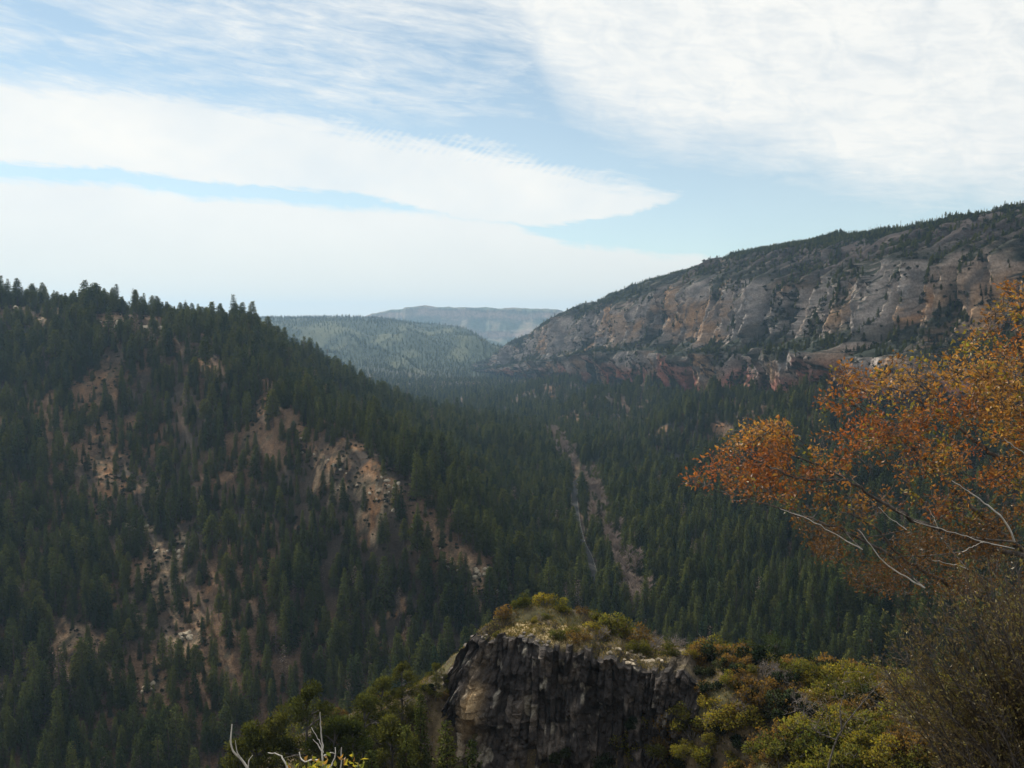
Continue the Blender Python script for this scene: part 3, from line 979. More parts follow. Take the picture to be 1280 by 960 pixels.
# conifers and brush on the canyon wall
flat = P_h[0]
ti = rng.integers(0, NT_, 230000); wi = rng.integers(20, NW - 12, 230000)
pw = PW[ti, wi]; nzw = nz[ti, wi]; hw = Hm[ti, wi]
ok = (nzw > 0.34) | ((veg_m[ti, wi] > .4) & (nzw > .2))
dW = np.clip(0.35 + fbm(pw[:, 0] / 45, pw[:, 1] / 45, pw[:, 2] / 45, 3, 211) * .7 - (but[ti, wi] * .25 + but2[ti, wi] * .3) + .55 * veg_m[ti, wi] - .1, .08, 1)
upper_burn = (hw > .72) & (tt[ti] < 1500)
dW = np.where(upper_burn, dW * .5, dW)
dW = np.where((hw > .93) & (tt[ti] > 700), 1.0, dW)
ok &= rng.uniform(size=230000) < dW
vis_px, vis_py, _ = to_px(pw)
ok &= (vis_px > 560) & (vis_px < 1420)
pw, hw, nzw, tiw = pw[ok], hw[ok], nzw[ok], tt[ti[ok]]
conw = (rng.uniform(size=len(pw)) < np.where(hw < .08, .9, np.where(hw > .9, np.where(tiw < 900, .25, .8), .42)))
cw = pw[conw]
FP = np.concatenate([FP, cw - [0, 0, .4]]); FH = np.concatenate([FH, rng.uniform(5, 11, len(cw)) * np.where(hw[conw] > .9, .8, np.where(hw[conw] < .08, 1.4, 1))])
FR = np.concatenate([FR, rng.uniform(0, 6.28, len(cw))]); FK = np.concatenate([FK, rng.integers(0, 8, len(cw))])
BP = pw[~conw]; BH = rng.uniform(2.0, 5.5, len(BP))
# low brush on the open patches of the left hill
ex, ey = [], []
for (a, b, r_, k_) in patches:
    n = int(r_ * r_ * 1.9 * 3.1 / 16)
    ex.append(a + rng.normal(size=n) * r_ * .75); ey.append(b + rng.normal(size=n) * r_ * 1.4)
ex, ey = np.concatenate(ex), np.concatenate(ey)
BP = np.concatenate([BP, np.stack([ex, ey, ground(ex, ey)], 1)]); BH = np.concatenate([BH, rng.uniform(.9, 2.8, len(ex))])


def scatter(name, P, H, RZ, K, sources):
    """one object: copies of the source plants on every point"""
    me_ = bpy.data.meshes.new(name)
    me_.vertices.add(len(P))
    me_.vertices.foreach_set('co', np.asarray(P, np.float32).ravel())
    wide = rng.uniform(.85, 1.2, len(P))
    for an, arr, ty in (('height', np.stack([H * wide, H * wide, H], 1), 'FLOAT_VECTOR'), ('turn', np.stack([0 * RZ, 0 * RZ, RZ], 1), 'FLOAT_VECTOR'), ('pick', K, 'INT')):
        a = me_.attributes.new(an, ty, 'POINT')
        if ty == 'INT': a.data.foreach_set('value', np.asarray(arr, np.int32))
        else: a.data.foreach_set('vector', np.asarray(arr, np.float32).ravel())
    o = obj(name, me_)
    ng = bpy.data.node_groups.new(name, 'GeometryNodeTree')
    ng.interface.new_socket('Geometry', in_out='INPUT', socket_type='NodeSocketGeometry')
    ng.interface.new_socket('Geometry', in_out='OUTPUT', socket_type='NodeSocketGeometry')
    N = ng.nodes; L = ng.links
    gi = N.new('NodeGroupInput'); go = N.new('NodeGroupOutput')
    ip = N.new('GeometryNodeInstanceOnPoints'); ip.inputs['Pick Instance'].default_value = True
    jn = N.new('GeometryNodeJoinGeometry')
    for src in reversed(sources):      # joined so that index k is source k
        j2 = N.new('GeometryNodeJoinGeometry')
        for so in src:
            oi = N.new('GeometryNodeObjectInfo'); oi.transform_space = 'ORIGINAL'
            oi.inputs['Object'].default_value = so
            L.new(oi.outputs['Geometry'], j2.inputs[0])
        gt = N.new('GeometryNodeGeometryToInstance')
        L.new(j2.outputs[0], gt.inputs[0]); L.new(gt.outputs[0], jn.inputs[0])
    L.new(jn.outputs[0], ip.inputs['Instance'])
    L.new(gi.outputs[0], ip.inputs['Points'])
    for an, sock, ty in (('pick', 'Instance Index', 'INT'), ('turn', 'Rotation', 'FLOAT_VECTOR'), ('height', 'Scale', 'FLOAT_VECTOR')):
        na = N.new('GeometryNodeInputNamedAttribute'); na.data_type = ty
        na.inputs['Name'].default_value = an
        L.new(na.outputs[0], ip.inputs[sock])
    L.new(ip.outputs[0], go.inputs[0])
    md = o.modifiers.new('scatter', 'NODES'); md.node_group = ng
    return tag(o, kind='stuff')


scatter('forest', FP, FH, FR, FK, [[CROWN_OBJ[k], TRUNK_OBJ[k]] for k in range(len(CONI))])
print('forest', len(FP), 'brush', len(BP), 'singles', len(order))

# ------------------------------------------------------------------ the foreground: rim slope, scrubby bench, basalt outcrop
FPIX = [(650, 765, 134), (760, 785, 131), (850, 815, 129), (900, 828, 127), (1000, 845, 122), (1100, 858, 116), (1250, 880, 112), (1400, 900, 110),
        (895, 890, 111), (945, 960, 98), (1000, 960, 94), (1100, 960, 88), (1250, 960, 88), (960, 890, 110), (1050, 900, 104),
        (540, 850, 131), (480, 880, 127), (430, 925, 118), (370, 985, 106)]
FXYZ = [(0, -6, -1.7), (-30, -6, -1.9), (30, -6, -1.6), (0, 1.5, -1.75), (-12, 1.5, -1.9), (12, 1.5, -1.6), (0, 5, -4.2), (6, 5, -3.6), (-6, 5, -4.6), (0, 12, -9.6), (8, 11, -6.6), (13, 11, -6.0), (-8, 12, -10.2), (20, 14, -8),
        (0, 30, -23), (-25, 30, -25), (25, 30, -20), (0, 60, -45), (40, 60, -38), (-40, 60, -50), (-60, 90, -72), (-35, 95, -68), (-2, 92, -74), (10, 96, -70), (-20, 112, -70), (-8, 116, -72), (4, 114, -73), (13, 113, -73), (20, 110, -70), (26, 102, -63), (40, 85, -49),
        (4, 152, -66), (20, 152, -66), (40, 152, -68), (60, 145, -66), (-12, 152, -72), (-30, 146, -84), (-45, 135, -90), (-60, 120, -92), (0, 185, -98), (40, 190, -100), (90, 180, -95), (90, 110, -50), (90, 60, -38), (-80, 60, -74), (-80, 180, -120)]
fc = np.array([at(*p) for p in FPIX] + [np.array(p, float) for p in FXYZ])
f_f = tps(fc[:, :2] / 60, fc[:, 2], 1e-4)
fx = np.linspace(-75, 85, 400); fy = np.linspace(-8, 182, 475)
QX, QY = [q.ravel() for q in np.meshgrid(fx, fy)]
QZ = f_f(np.stack([QX, QY], 1) / 60)
nearw = sstep(QY, 3, 20)
QZ = QZ + nearw * (fbm(QX / 7, QY / 7, 0, 4, 301) * .55 + fbm(QX / 1.6, QY / 1.6, 0, 3, 302) * .14) + (1 - nearw) * fbm(QX / 1.6, QY / 1.6, 0, 3, 302) * .05
FZ = QZ.reshape(475, 400)


def fore(x, y):
    x = np.asarray(x, float); y = np.asarray(y, float)
    fu = np.clip((x - fx[0]) / (fx[1] - fx[0]), 0, 398.99); fv = np.clip((y - fy[0]) / (fy[1] - fy[0]), 0, 473.99)
    i, j = fu.astype(int), fv.astype(int); a, b = fu - i, fv - j
    return (FZ[j, i] * (1 - a) + FZ[j, i + 1] * a) * (1 - b) + (FZ[j + 1, i] * (1 - a) + FZ[j + 1, i + 1] * a) * b


qn = fbm(QX / 3, QY / 3, 0, 4, 303)
qc = lerp(np.array([.06, .047, .033]), np.array([.17, .13, .075]), sstep(qn, 0.1, .8)[:, None])
qc = lerp(qc, np.array([.10, .09, .045]), sstep(-qn, 0, .6)[:, None])
me = mesh_np('rim_slope', np.stack([QX, QY, QZ], 1), grid_faces(475, 400), [M_fore], True, qc)
tag(obj('rim_slope', me), kind='structure')

# basalt outcrop: a curved face of upright columns with a stony top that runs back into the hill
crv = smooth_line([(-19, 141), (-13.5, 134.5), (-8.5, 129.5), (-3, 125.5), (2, 123.4), (8, 122.4), (14, 121.2), (20, 119.6), (26, 117), (31, 114), (36, 112)], 760)
ct = np.gradient(crv, axis=0); ct /= np.linalg.norm(ct, axis=1)[:, None]
cn = np.stack([-ct[:, 1], ct[:, 0]], 1)              # back into the rock
arc_c = np.concatenate([[0], np.cumsum(np.hypot(*np.diff(crv, axis=0).T))])
cpx_ = to_px(np.stack([crv[:, 0], crv[:, 1], np.full(len(crv), -47.0)], 1))[0]
topz = np.interp(cpx_, [470, 530, 562, 580, 592, 640, 700, 765, 821, 880, 930], [-68, -61, -56, -50.5, -47.2, -46.4, -46.8, -47.9, -48.8, -50.2, -55]) + fbm(arc_c / 2.4, 0, 0, 3, 341) * .5
botz = np.interp(arc_c / arc_c[-1], [0, .3, .6, .8, 1], [-76, -75, -75, -69, -60])
n_face, n_top = 220, 110
A_, Hc = np.meshgrid(arc_c, np.linspace(0, 1, n_face), indexing='ij')
# columns: a jittered cell pattern along the face, each broken at its own heights
cw_ = 0.95
zm = Hc * 26
cell = A_ / cw_ + noise(A_ / 5, zm / 9, 0, 311) * .9 + fbm(A_ / 1.5, zm / 3, 0, 2, 319) * .16
cid = np.floor(cell); fr = cell - cid
colz = np.sqrt(np.clip(1 - (2 * fr - 1) ** 2 * .93, 0, 1)) * .42
brk = np.floor(zm / 3.1 + _h(cid, cid * 0 + 3, cid * 0 + 5) * 3)
stepo = _h(cid, brk, cid * 0 + 9) * .55 + _h(np.floor(cid / 3), np.floor(zm / 7 + cid * .37), cid * 0 + 7) * .8
slant = (1 - Hc) ** 1.25                             # rubble apron spreads at the bottom
apron = np.interp(arc_c / arc_c[-1], [0, .2, .32, .45, .7, 1], [9, 10, 7.5, 3.4, 2.8, 2.2])[:, None]
wgt = sstep(1 - slant, .1, .35)
back = -slant * apron - colz * wgt - stepo * wgt - ridged(A_ / 8, zm / 16, 0, 4, 312) * 1.25 - fbm(A_ / .9, zm / 1.1, 0, 4, 313) * .34 - fbm(A_ / 3.6 + zm / 14, zm / 4.2, 0, 4, 343) * 1.0
rub = fbm(A_ / 2.2, zm / 2.4, 0, 4, 314)
back = back - (1 - wgt) * np.abs(rub) * 1.5
Zc = botz[:, None] + (topz - botz)[:, None] * Hc + _h(cid, cid * 0 + 11, cid * 0) * .8 * sstep(Hc, .8, 1) + (1 - wgt) * rub * .7
Fc = np.stack([crv[:, 0][:, None] + cn[:, 0][:, None] * back, crv[:, 1][:, None] + cn[:, 1][:, None] * back, Zc], 2)
bq = np.linspace(0, 1, n_top + 1)[1:]
depth_b = bq[None, :] * 15
colz_end = back[:, -1:]
jit = _h(cid[:, -1:], cid[:, -1:] * 0 + 11, cid[:, -1:] * 0) * .8
TXc = crv[:, 0][:, None] + cn[:, 0][:, None] * (colz_end * (1 - bq) ** 3 + depth_b)
TYc = crv[:, 1][:, None] + cn[:, 1][:, None] * (colz_end * (1 - bq) ** 3 + depth_b)
TZc = topz[:, None] + jit * (1 - bq) ** 6 + fbm(TXc / 3.1, TYc / 3.1, 0, 4, 315) * .35 * np.clip(bq * 9, 0, 1) + ridged(TXc / 1.1, TYc / 1.1, 0, 3, 325) * .22 * np.clip(bq * 12, 0, 1) + 0.1 * np.sin(np.clip(bq * 1.6, 0, 1) * math.pi / 2) - 16 * sstep(bq, .55, 1.0)
FcT = np.concatenate([Fc, np.stack([TXc, TYc, TZc], 2)], 1)
nAll = n_face + n_top
oc_n = fbm(A_ / 1.6, zm / 2.6, 0, 4, 316)
fcol_ = lerp(np.array([.046, .040, .039]), np.array([.125, .105, .092]), sstep(oc_n + stepo * .5, .1, 1.0)[..., None])
lich = sstep(fbm(A_ / 1.1, zm / 1.9, 0, 4, 317) + _h(cid, brk, cid * 0 + 21) * .3, .62, .95)
fcol_ = lerp(fcol_, np.array([.34, .31, .26]), (lich * .7)[..., None])
tan_ = np.exp(-((A_ / arc_c[-1] - .335) / .018) ** 2) * np.exp(-((Hc - .62) / .22) ** 2)
fcol_ = lerp(fcol_, np.array([.42, .30, .17]), np.clip(tan_ * .8 * (rub * .8 + .8), 0, 1)[..., None])
tn = fbm(TXc / 2.2, TYc / 2.2, 0, 4, 318)
fa = (arc_c / arc_c[-1])[:, None]
gr = sstep(fa, .33, .38) * (1 - sstep(fa, .53, .58)) * sstep(tn + .7, 0, .5)
tcol_ = lerp(np.array([.06, .048, .034]), np.array([.15, .12, .075]), sstep(tn, -.2, .6)[..., None])
tcol_ = lerp(tcol_, np.array([.42, .33, .18]) * (1 + .35 * tn[..., None]), gr[..., None])
tcol_ = lerp(np.array([.055, .048, .044]), tcol_, np.clip(sstep(bq[None, :] + tn * .05, .03, .13), 0, 1)[..., None])
oc = np.concatenate([fcol_, tcol_], 1)
me = mesh_np('basalt_outcrop', FcT.reshape(-1, 3), grid_faces(760, nAll)[:, ::-1], [M_basalt], False, oc.reshape(-1, 3))
tag(obj('basalt_outcrop', me), kind='structure')


def out_top(x, y):
    """height of the ground in the foreground, the outcrop's top included"""
    g0 = fore(x, y)
    d2 = (TXc - x) ** 2 + (TYc - y) ** 2
    k = np.unravel_index(np.argmin(d2), d2.shape)
    return max(float(g0), float(TZc[k])) if d2[k] < .5 else float(g0)

# ------------------------------------------------------------------ shrubs
M_olive = leaf_material('olive_shrub_leaves', (0.075, 0.088, 0.024), (0.165, 0.160, 0.038), 0.5, attr=True)
M_yellow = leaf_material('yellow_green_shrub_leaves', (0.16, 0.165, 0.030), (0.28, 0.235, 0.045), 0.52, attr=True)
M_rust = leaf_material('rusty_shrub_leaves', (0.16, 0.105, 0.036), (0.25, 0.16, 0.050), 0.52, attr=True)
M_grey = bark_material('grey_twigs', (0.13, 0.11, 0.10), (0.26, 0.225, 0.20), 4)
M_juni = leaf_material('juniper_sprays', (0.020, 0.032, 0.018), (0.046, 0.056, 0.026), 0.2, attr=True)


def shrub_meshes(seed, leaf, n_leaf, tall=1.0, open_=0.0, mat=None, flat=False):
    """a bush about two metres across and `tall` high, on several stems"""
    rg = np.random.default_rng(seed)
    g, t = Geo(), Geo()
    P, U, C = [], [], []
    nl = rg.integers(7, 12)
    lobes = []
    for k in range(nl):
        a = rg.uniform(0, 6.28); r = math.sqrt(rg.uniform(0, 1)) * .72
        z = (rg.uniform(.35, .95) * (1 - .45 * r)) * tall
        c = np.array([r * math.cos(a), r * math.sin(a), z]); lobes.append(c)
        mid_ = c * [.45, .45, .5] + rg.normal(size=3) * .06
        t.tube(smooth_line([(rg.normal() * .08, rg.normal() * .08, -.25), mid_, c, c + [c[0] * .2, c[1] * .2, .15]], 9), np.linspace(.035, .008, 9), 4)
        for q in range(int(2 + 9 * open_)):
            e = c + rg.normal(size=3) * np.array([.22, .22, .2]) * tall ** .5
            t.tube([mid_ + (c - mid_) * rg.uniform(.2, 1), (c + e) / 2 + rg.normal(size=3) * .05, e], [.010, .007, .003], 3)
            for _ in range(2):
                t.tube([(c + e) / 2, e * .7 + c * .3 + rg.normal(size=3) * .12], [.006, .002], 3)
        m_ = int(n_leaf / nl * (1 - open_))
        d = rg.normal(size=(m_, 3)); d /= np.linalg.norm(d, axis=1)[:, None]
        rad = rg.uniform(.20, .42) * np.array([1, 1, .8]) * (rg.uniform(.15, 1, (m_, 1)) ** .45)
        P.append(c + d * rad); U.append(d * [1, 1, .6] + [0, 0, .5]); tint = rg.uniform(.75, 1.2)
        C.append(np.clip(tint * rg.uniform(.7, 1.3, (m_, 1)) * np.array([1, 1, 1]) * (1 + rg.normal(size=(m_, 3)) * .07), .2, 2))
    P = np.concatenate(P)
    if len(P):
        P[:, 2] = np.maximum(P[:, 2], .03)
        g.leaves(P, rg.uniform(.7, 1.35, len(P)) * leaf, np.concatenate(C), up=np.concatenate(U), spread=.8, ratio=.6, fold=.3, rg=rg)
    return (g.crown('leaves', [mat], lambda V: V * [1, 1, .8] + [0, 0, .1]) if len(P) else None), t.mesh('stems', [M_bark if open_ < .7 else M_grey], True, False)


SHR = {}
for k, (mat, leaf, n, tall, op) in {'olive': (M_olive, .10, 1500, .95, .1), 'yellow': (M_yellow, .10, 1400, .9, .15), 'rust': (M_rust, .10, 1100, .9, .3), 'bare': (M_rust, .08, 900, 1.1, .92), 'juniper': (M_juni, .11, 1700, 1.25, .05)}.items():
    SHR[k] = [shrub_meshes(400 + hash_ * 7 + len(k), leaf, n, tall, op, mat) for hash_ in range(3)]
shrub_protos = {}
SH_NAME = {'olive': 'olive_shrub', 'yellow': 'yellow_green_shrub', 'rust': 'rusty_shrub', 'bare': 'bare_shrub', 'juniper': 'juniper_shrub'}


def place_shrub(kind, loc, size, label, group, v=None, hscale=1.0):
    v = int(rng.integers(0, 3)) if v is None else v
    if (kind, v) not in shrub_protos:
        r = empty(SH_NAME[kind], (0, 0, 0))
        lv, st = SHR[kind][v]
        obj('stems', st, r)
        if lv is not None: obj('leaves', lv, r)
        shrub_protos[(kind, v)] = r
    else:
        r = copy_tree(shrub_protos[(kind, v)])
    r.location = loc; r.scale = (size, size, size * hscale); r.rotation_euler = (0, 0, rng.uniform(0, 6.28))
    return tag(r, label, 'shrub', group)


# the scrub on the bench
placed = []
SHW = {'olive': 'olive green leafy shrub', 'yellow': 'bright yellow green shrub', 'rust': 'rusty brown thin leaved shrub', 'bare': 'leafless grey twiggy shrub', 'juniper': 'dark green dense juniper shrub'}
tries = 0
while len(placed) < 290 and tries < 16000:
    tries += 1
    y = rng.uniform(84, 138); x = rng.uniform(14, 62) if rng.uniform() < .8 else rng.uniform(20, 80)
    z = float(fore(x, y))
    a, b, _ = to_px(np.array([x, y, z]))
    if not (780 < a < 1330 and b < 985) or z < -70: continue
    if a < 870 and b < 880: continue
    sz = rng.uniform(.8, 1.75)
    if any((x - p[0]) ** 2 + (y - p[1]) ** 2 < (.52 * (sz + p[2])) ** 2 for p in placed): continue
    placed.append((x, y, sz))
    q = noise(x / 9, y / 9, 0, 401) + rng.normal() * .35
    wsh = 1.0 if b < 900 else 0
    kind = 'yellow' if q > .25 else 'olive' if q > -.12 else 'rust' if q > -.55 else 'bare' if q > -.68 else 'juniper'
    where = 'along the far crest of the scrubby bench' if y > 112 else 'on the near part of the scrubby bench'
    place_shrub(kind, (x, y, z - .08), sz * 2.0, f'{SHW[kind]} {where}', f'{kind} shrubs {where}')

# shrubs on and round the outcrop: column, row of the foot, distance, size, kind
for i, (a, b, d, s_, k, lab) in enumerate([
    (632, 768, 133, 1.5, 'rust', 'low brown shrub at the left end of the outcrop top'), (655, 764, 135, 1.5, 'olive', 'low olive shrub behind the dry grass on the outcrop'),
    (680, 766, 136, 1.7, 'yellow', 'low green mounded shrub behind the dry grass on the outcrop'), (704, 770, 135, 1.4, 'yellow', 'bright low shrub at the back edge of the outcrop top'),
    (728, 775, 133, 1.0, 'rust', 'small brown shrub beside the biggest bush on the outcrop'), (768, 797, 129.5, 2.5, 'olive', 'biggest rounded green bush on the outcrop top'),
    (748, 790, 130.5, 1.7, 'olive', 'green shrub hugging the left side of the biggest outcrop bush'), (800, 806, 129, 2.0, 'rust', 'brownish bush beside the biggest green bush on the outcrop'),
    (820, 802, 130, 1.4, 'bare', 'bare grey bush at the right end of the outcrop top'), (848, 812, 130, 1.5, 'bare', 'pale leafless bush on the crest right of the outcrop'),
    (838, 812, 128, 1.3, 'olive', 'small olive shrub at the right end of the outcrop'), (866, 824, 127, 1.5, 'olive', 'olive shrub where the outcrop meets the bench'),
    (622, 800, 126, .6, 'olive', 'small green tuft shrub on the left edge of the cliff'), (905, 812, 136, 2.2, 'bare', 'pinkish leafless bush behind the bench crest'),
    (880, 806, 137, 2.0, 'bare', 'pinkish leafless bush behind the outcrop shoulder'), (700, 940, 116, 1.6, 'juniper', 'dark shrub at the foot of the basalt cliff'),
    (760, 950, 114, 1.7, 'juniper', 'dark shrub low under the middle of the basalt cliff'), (820, 930, 112, 1.5, 'olive', 'olive shrub under the right part of the basalt cliff'),
    (790, 900, 115, 1.2, 'juniper', 'dark bush against the right part of the basalt cliff'), (850, 880, 114, 1.6, 'olive', 'green bush at the right foot of the basalt cliff'),
    (855, 930, 108, 1.5, 'yellow', 'bright green bush below the right foot of the cliff'), (880, 870, 116, 1.5, 'rust', 'rusty bush between the cliff and the bench')]):
    p = at(a, b, d)
    if b < 860:
        z = out_top(p[0], p[1]) - .12
    else:
        z = max(float(fore(p[0], p[1])) - .1, p[2] - s_ * 1.1)
    place_shrub(k, (p[0], p[1], z), s_ * (1.45 if b < 860 else 1.2), lab, 'shrubs on and around the basalt outcrop', i % 3)

# shrubs on the rubble ridge left of the outcrop and on the slope right under the cliff
for i in range(64):
    for _ in range(60):
        a, b = (rng.uniform(400, 565), rng.uniform(840, 965)) if i < 26 else (rng.uniform(830, 960), rng.uniform(850, 968))
        d = rng.uniform(96, 130)
        p = at(a, b, d)
        if abs(float(fore(p[0], p[1])) - p[2]) < .6: break
    kind = ['olive', 'juniper', 'rust', 'olive', 'bare', 'yellow'][i % 6]
    where = 'on the rubble ridge left of the outcrop' if i < 26 else 'on the slope right under the cliff'
    place_shrub(kind, (p[0], p[1], float(fore(p[0], p[1])) - .1), rng.uniform(1.0, 2.1), f'{SHW[kind]} {where}', f'{kind} shrubs {where}')

for i in range(20):       # brush spilling along the back and the right of the outcrop top
    ia = int((rng.uniform(.50, .80) if i < 13 else rng.uniform(.27, .5)) * 759); ja = int(rng.uniform(.10, .55) * n_top) if i < 13 else int(rng.uniform(.42, .58) * n_top)
    kind = ['olive', 'yellow', 'rust', 'olive', 'bare'][i % 5]
    where = 'spilling over the right half of the outcrop top' if i < 13 else 'along the back edge of the outcrop top'
    place_shrub(kind, (TXc[ia, ja], TYc[ia, ja], TZc[ia, ja] - .15), rng.uniform(1.2, 2.3) if i < 13 else rng.uniform(.8, 1.4), f'{SHW[kind]} {where}', f'{kind} shrubs {where}')


def hit_fore(a, b):
    d = px_dir(a, b)
    ys = np.linspace(60, 150, 400)
    k = np.argmax(d[2] / d[1] * ys < fore(d[0] / d[1] * ys, ys))
    return d * (ys[k] / d[1])


for i, (a, b, s_, k, lab) in enumerate([(862, 893, 1.7, 'olive', 'green shrub touching the right end of the cliff'), (874, 915, 1.6, 'rust', 'rusty shrub on the bare strip beside the cliff'), (866, 938, 1.7, 'yellow', 'yellow green shrub on the bare strip beside the cliff'),
                                       (884, 950, 1.8, 'olive', 'olive shrub low on the bare strip beside the cliff'), (850, 958, 1.5, 'juniper', 'dark shrub at the foot of the bare strip beside the cliff'), (892, 925, 1.6, 'yellow', 'bright shrub right of the bare strip beside the cliff')]):
    p = hit_fore(a, b)
    place_shrub(k, (p[0], p[1], p[2] - .15), s_, lab, 'shrubs on the bare strip beside the cliff', i % 3)

# dry grass and low litter between the shrubs: nobody could count it
gq = Geo()
GX, GY = rng.uniform(-28, 70, 60000), rng.uniform(84, 140, 60000)
GZ_ = fore(GX, GY)
ga, gb, _ = to_px(np.stack([GX, GY, GZ_], 1))
kg = (ga > 380) & (ga < 1330) & (gb < 1000) & (GZ_ > -74) & (rng.uniform(size=60000) < np.clip(.5 + fbm(GX / 5, GY / 5, 0, 3, 451), .1, 1))
P = np.stack([GX, GY, GZ_ - .03], 1)[kg]
ti_ = rng.integers(int(.2 * 759), int(.75 * 759), 4500); tj_ = rng.integers(4, int(n_top * .62), 4500)
P2 = np.stack([TXc[ti_, tj_], TYc[ti_, tj_], TZc[ti_, tj_] - .03], 1)
P = np.concatenate([np.repeat(P, 3, 0), np.repeat(P2, 3, 0)]); P[:, :2] += rng.normal(size=(len(P), 2)) * .08
pc = lerp(np.array([.12, .105, .045]), np.array([.34, .26, .12]), rng.uniform(0, 1, (len(P), 1)) ** 1.3)
pc = np.where(rng.uniform(size=(len(P), 1)) < .25, np.array([[.08, .095, .03]]), pc)
gq.leaves(P, rng.uniform(.18, .5, len(P)), pc, up=np.array([0, 0, 1.4]), spread=.5, ratio=.22, fold=.2)
tag(obj('dry_grass', gq.mesh('dry_grass', [leaf_material('dry_grass_blades', (1, 1, 1), (1, 1, 1), .3, attr=True)])), kind='stuff')

# round green tree behind the bench crest
def leafy_tree_meshes(seed, mat, leaf=.16, n=3400):
    rg = np.random.default_rng(seed)
    g, t = Geo(), Geo()
    t.tube(smooth_line([(0, 0, -.3), (.05, .02, 1.2), (-.05, .05, 3.2), (.1, 0, 5.2)], 12), np.linspace(.17, .03, 12), 7)
    for k in range(26):
        a = rg.uniform(0, 6.28); z = rg.uniform(1.5, 6.2)
        r = 2.3 * math.sqrt(max(.05, 1 - ((z - 3.2) / 3.4) ** 2)) * rg.uniform(.45, 1)
        c = np.array([r * math.cos(a), r * math.sin(a), z])
        t.tube(smooth_line([(0, 0, z * .55), c * [.5, .5, .85], c], 6), np.linspace(.05, .012, 6), 4)
        m_ = n // 26
        d = rg.normal(size=(m_, 3)); d /= np.linalg.norm(d, axis=1)[:, None]
        P = c + d * rg.uniform(.5, .95) * np.array([1, 1, .75]) * rg.uniform(.2, 1, (m_, 1)) ** .45
        tint = rg.uniform(.75, 1.25)
        g.leaves(P, rg.uniform(.7, 1.3, m_) * leaf, np.full((m_, 3), tint) * rg.uniform(.8, 1.2, (m_, 1)), up=d + [0, 0, .4], spread=.8, ratio=.6, fold=.3, rg=rg)
    return g.crown('leafy_crown', [mat], lambda V: V - [0, 0, 3]), t.mesh('leafy_trunk', [M_bark], True, False)


M_dkgreen = leaf_material('dark_green_leaves', (0.035, 0.055, 0.022), (0.05, 0.072, 0.026), 0.3, attr=True)
lm = leafy_tree_meshes(77, M_dkgreen)
p = at(970, 842, 136)
r = empty('leafy_tree', (p[0], p[1], p[2] - .8)); obj('crown', lm[0], r); obj('trunk', lm[1], r)
r.scale = (1.25, 1.25, 1.12)
tag(r, 'round dark green leafy tree standing alone behind the crest of the scrubby bench', 'tree')

# pinyon pines and small firs on the slope left of the outcrop: top of the crown (column, row), distance, girth
M_piny = leaf_material('pinyon_needles', (0.055, 0.072, 0.022), (0.120, 0.125, 0.034), 0.42, attr=True)


def pinyon_meshes(seed, n=6800):
    rg = np.random.default_rng(seed)
    g, t = Geo(), Geo()
    t.tube(smooth_line([(0, 0, -.08), (.02, .01, .3), (-.01, .02, .65), (.01, 0, .93)], 12), np.linspace(.024, .004, 12), 6)
    for k in range(34):
        z = rg.uniform(.16, .95); a = rg.uniform(0, 6.28)
        r = .30 * (1 - max(0, (z - .3) / .7) ** 1.6) * rg.uniform(.45, 1.1) + .02
        c = np.array([r * math.cos(a), r * math.sin(a), z + .03])
        t.tube(smooth_line([(0, 0, z - .05), c * [.5, .5, 1] - [0, 0, .02], c], 5), np.linspace(.008, .002, 5), 4)
        m_ = n // 34
        d = rg.normal(size=(m_, 3)); d /= np.linalg.norm(d, axis=1)[:, None]
        P = c + d * rg.uniform(.055, .10) * np.array([1, 1, .7]) * rg.uniform(.1, 1, (m_, 1)) ** .5
        tint = rg.uniform(.7, 1.3)
        g.leaves(P, rg.uniform(.6, 1.3, m_) * .028, np.full((m_, 3), tint) * rg.uniform(.75, 1.25, (m_, 1)), up=d + [0, 0, .7], spread=.6, ratio=.35, fold=.3, rg=rg)
    return g.crown('pinyon_crown', [M_piny], lambda V: V * [1, 1, .5] - [0, 0, .2]), t.mesh('pinyon_trunk', [M_bark], True, False)


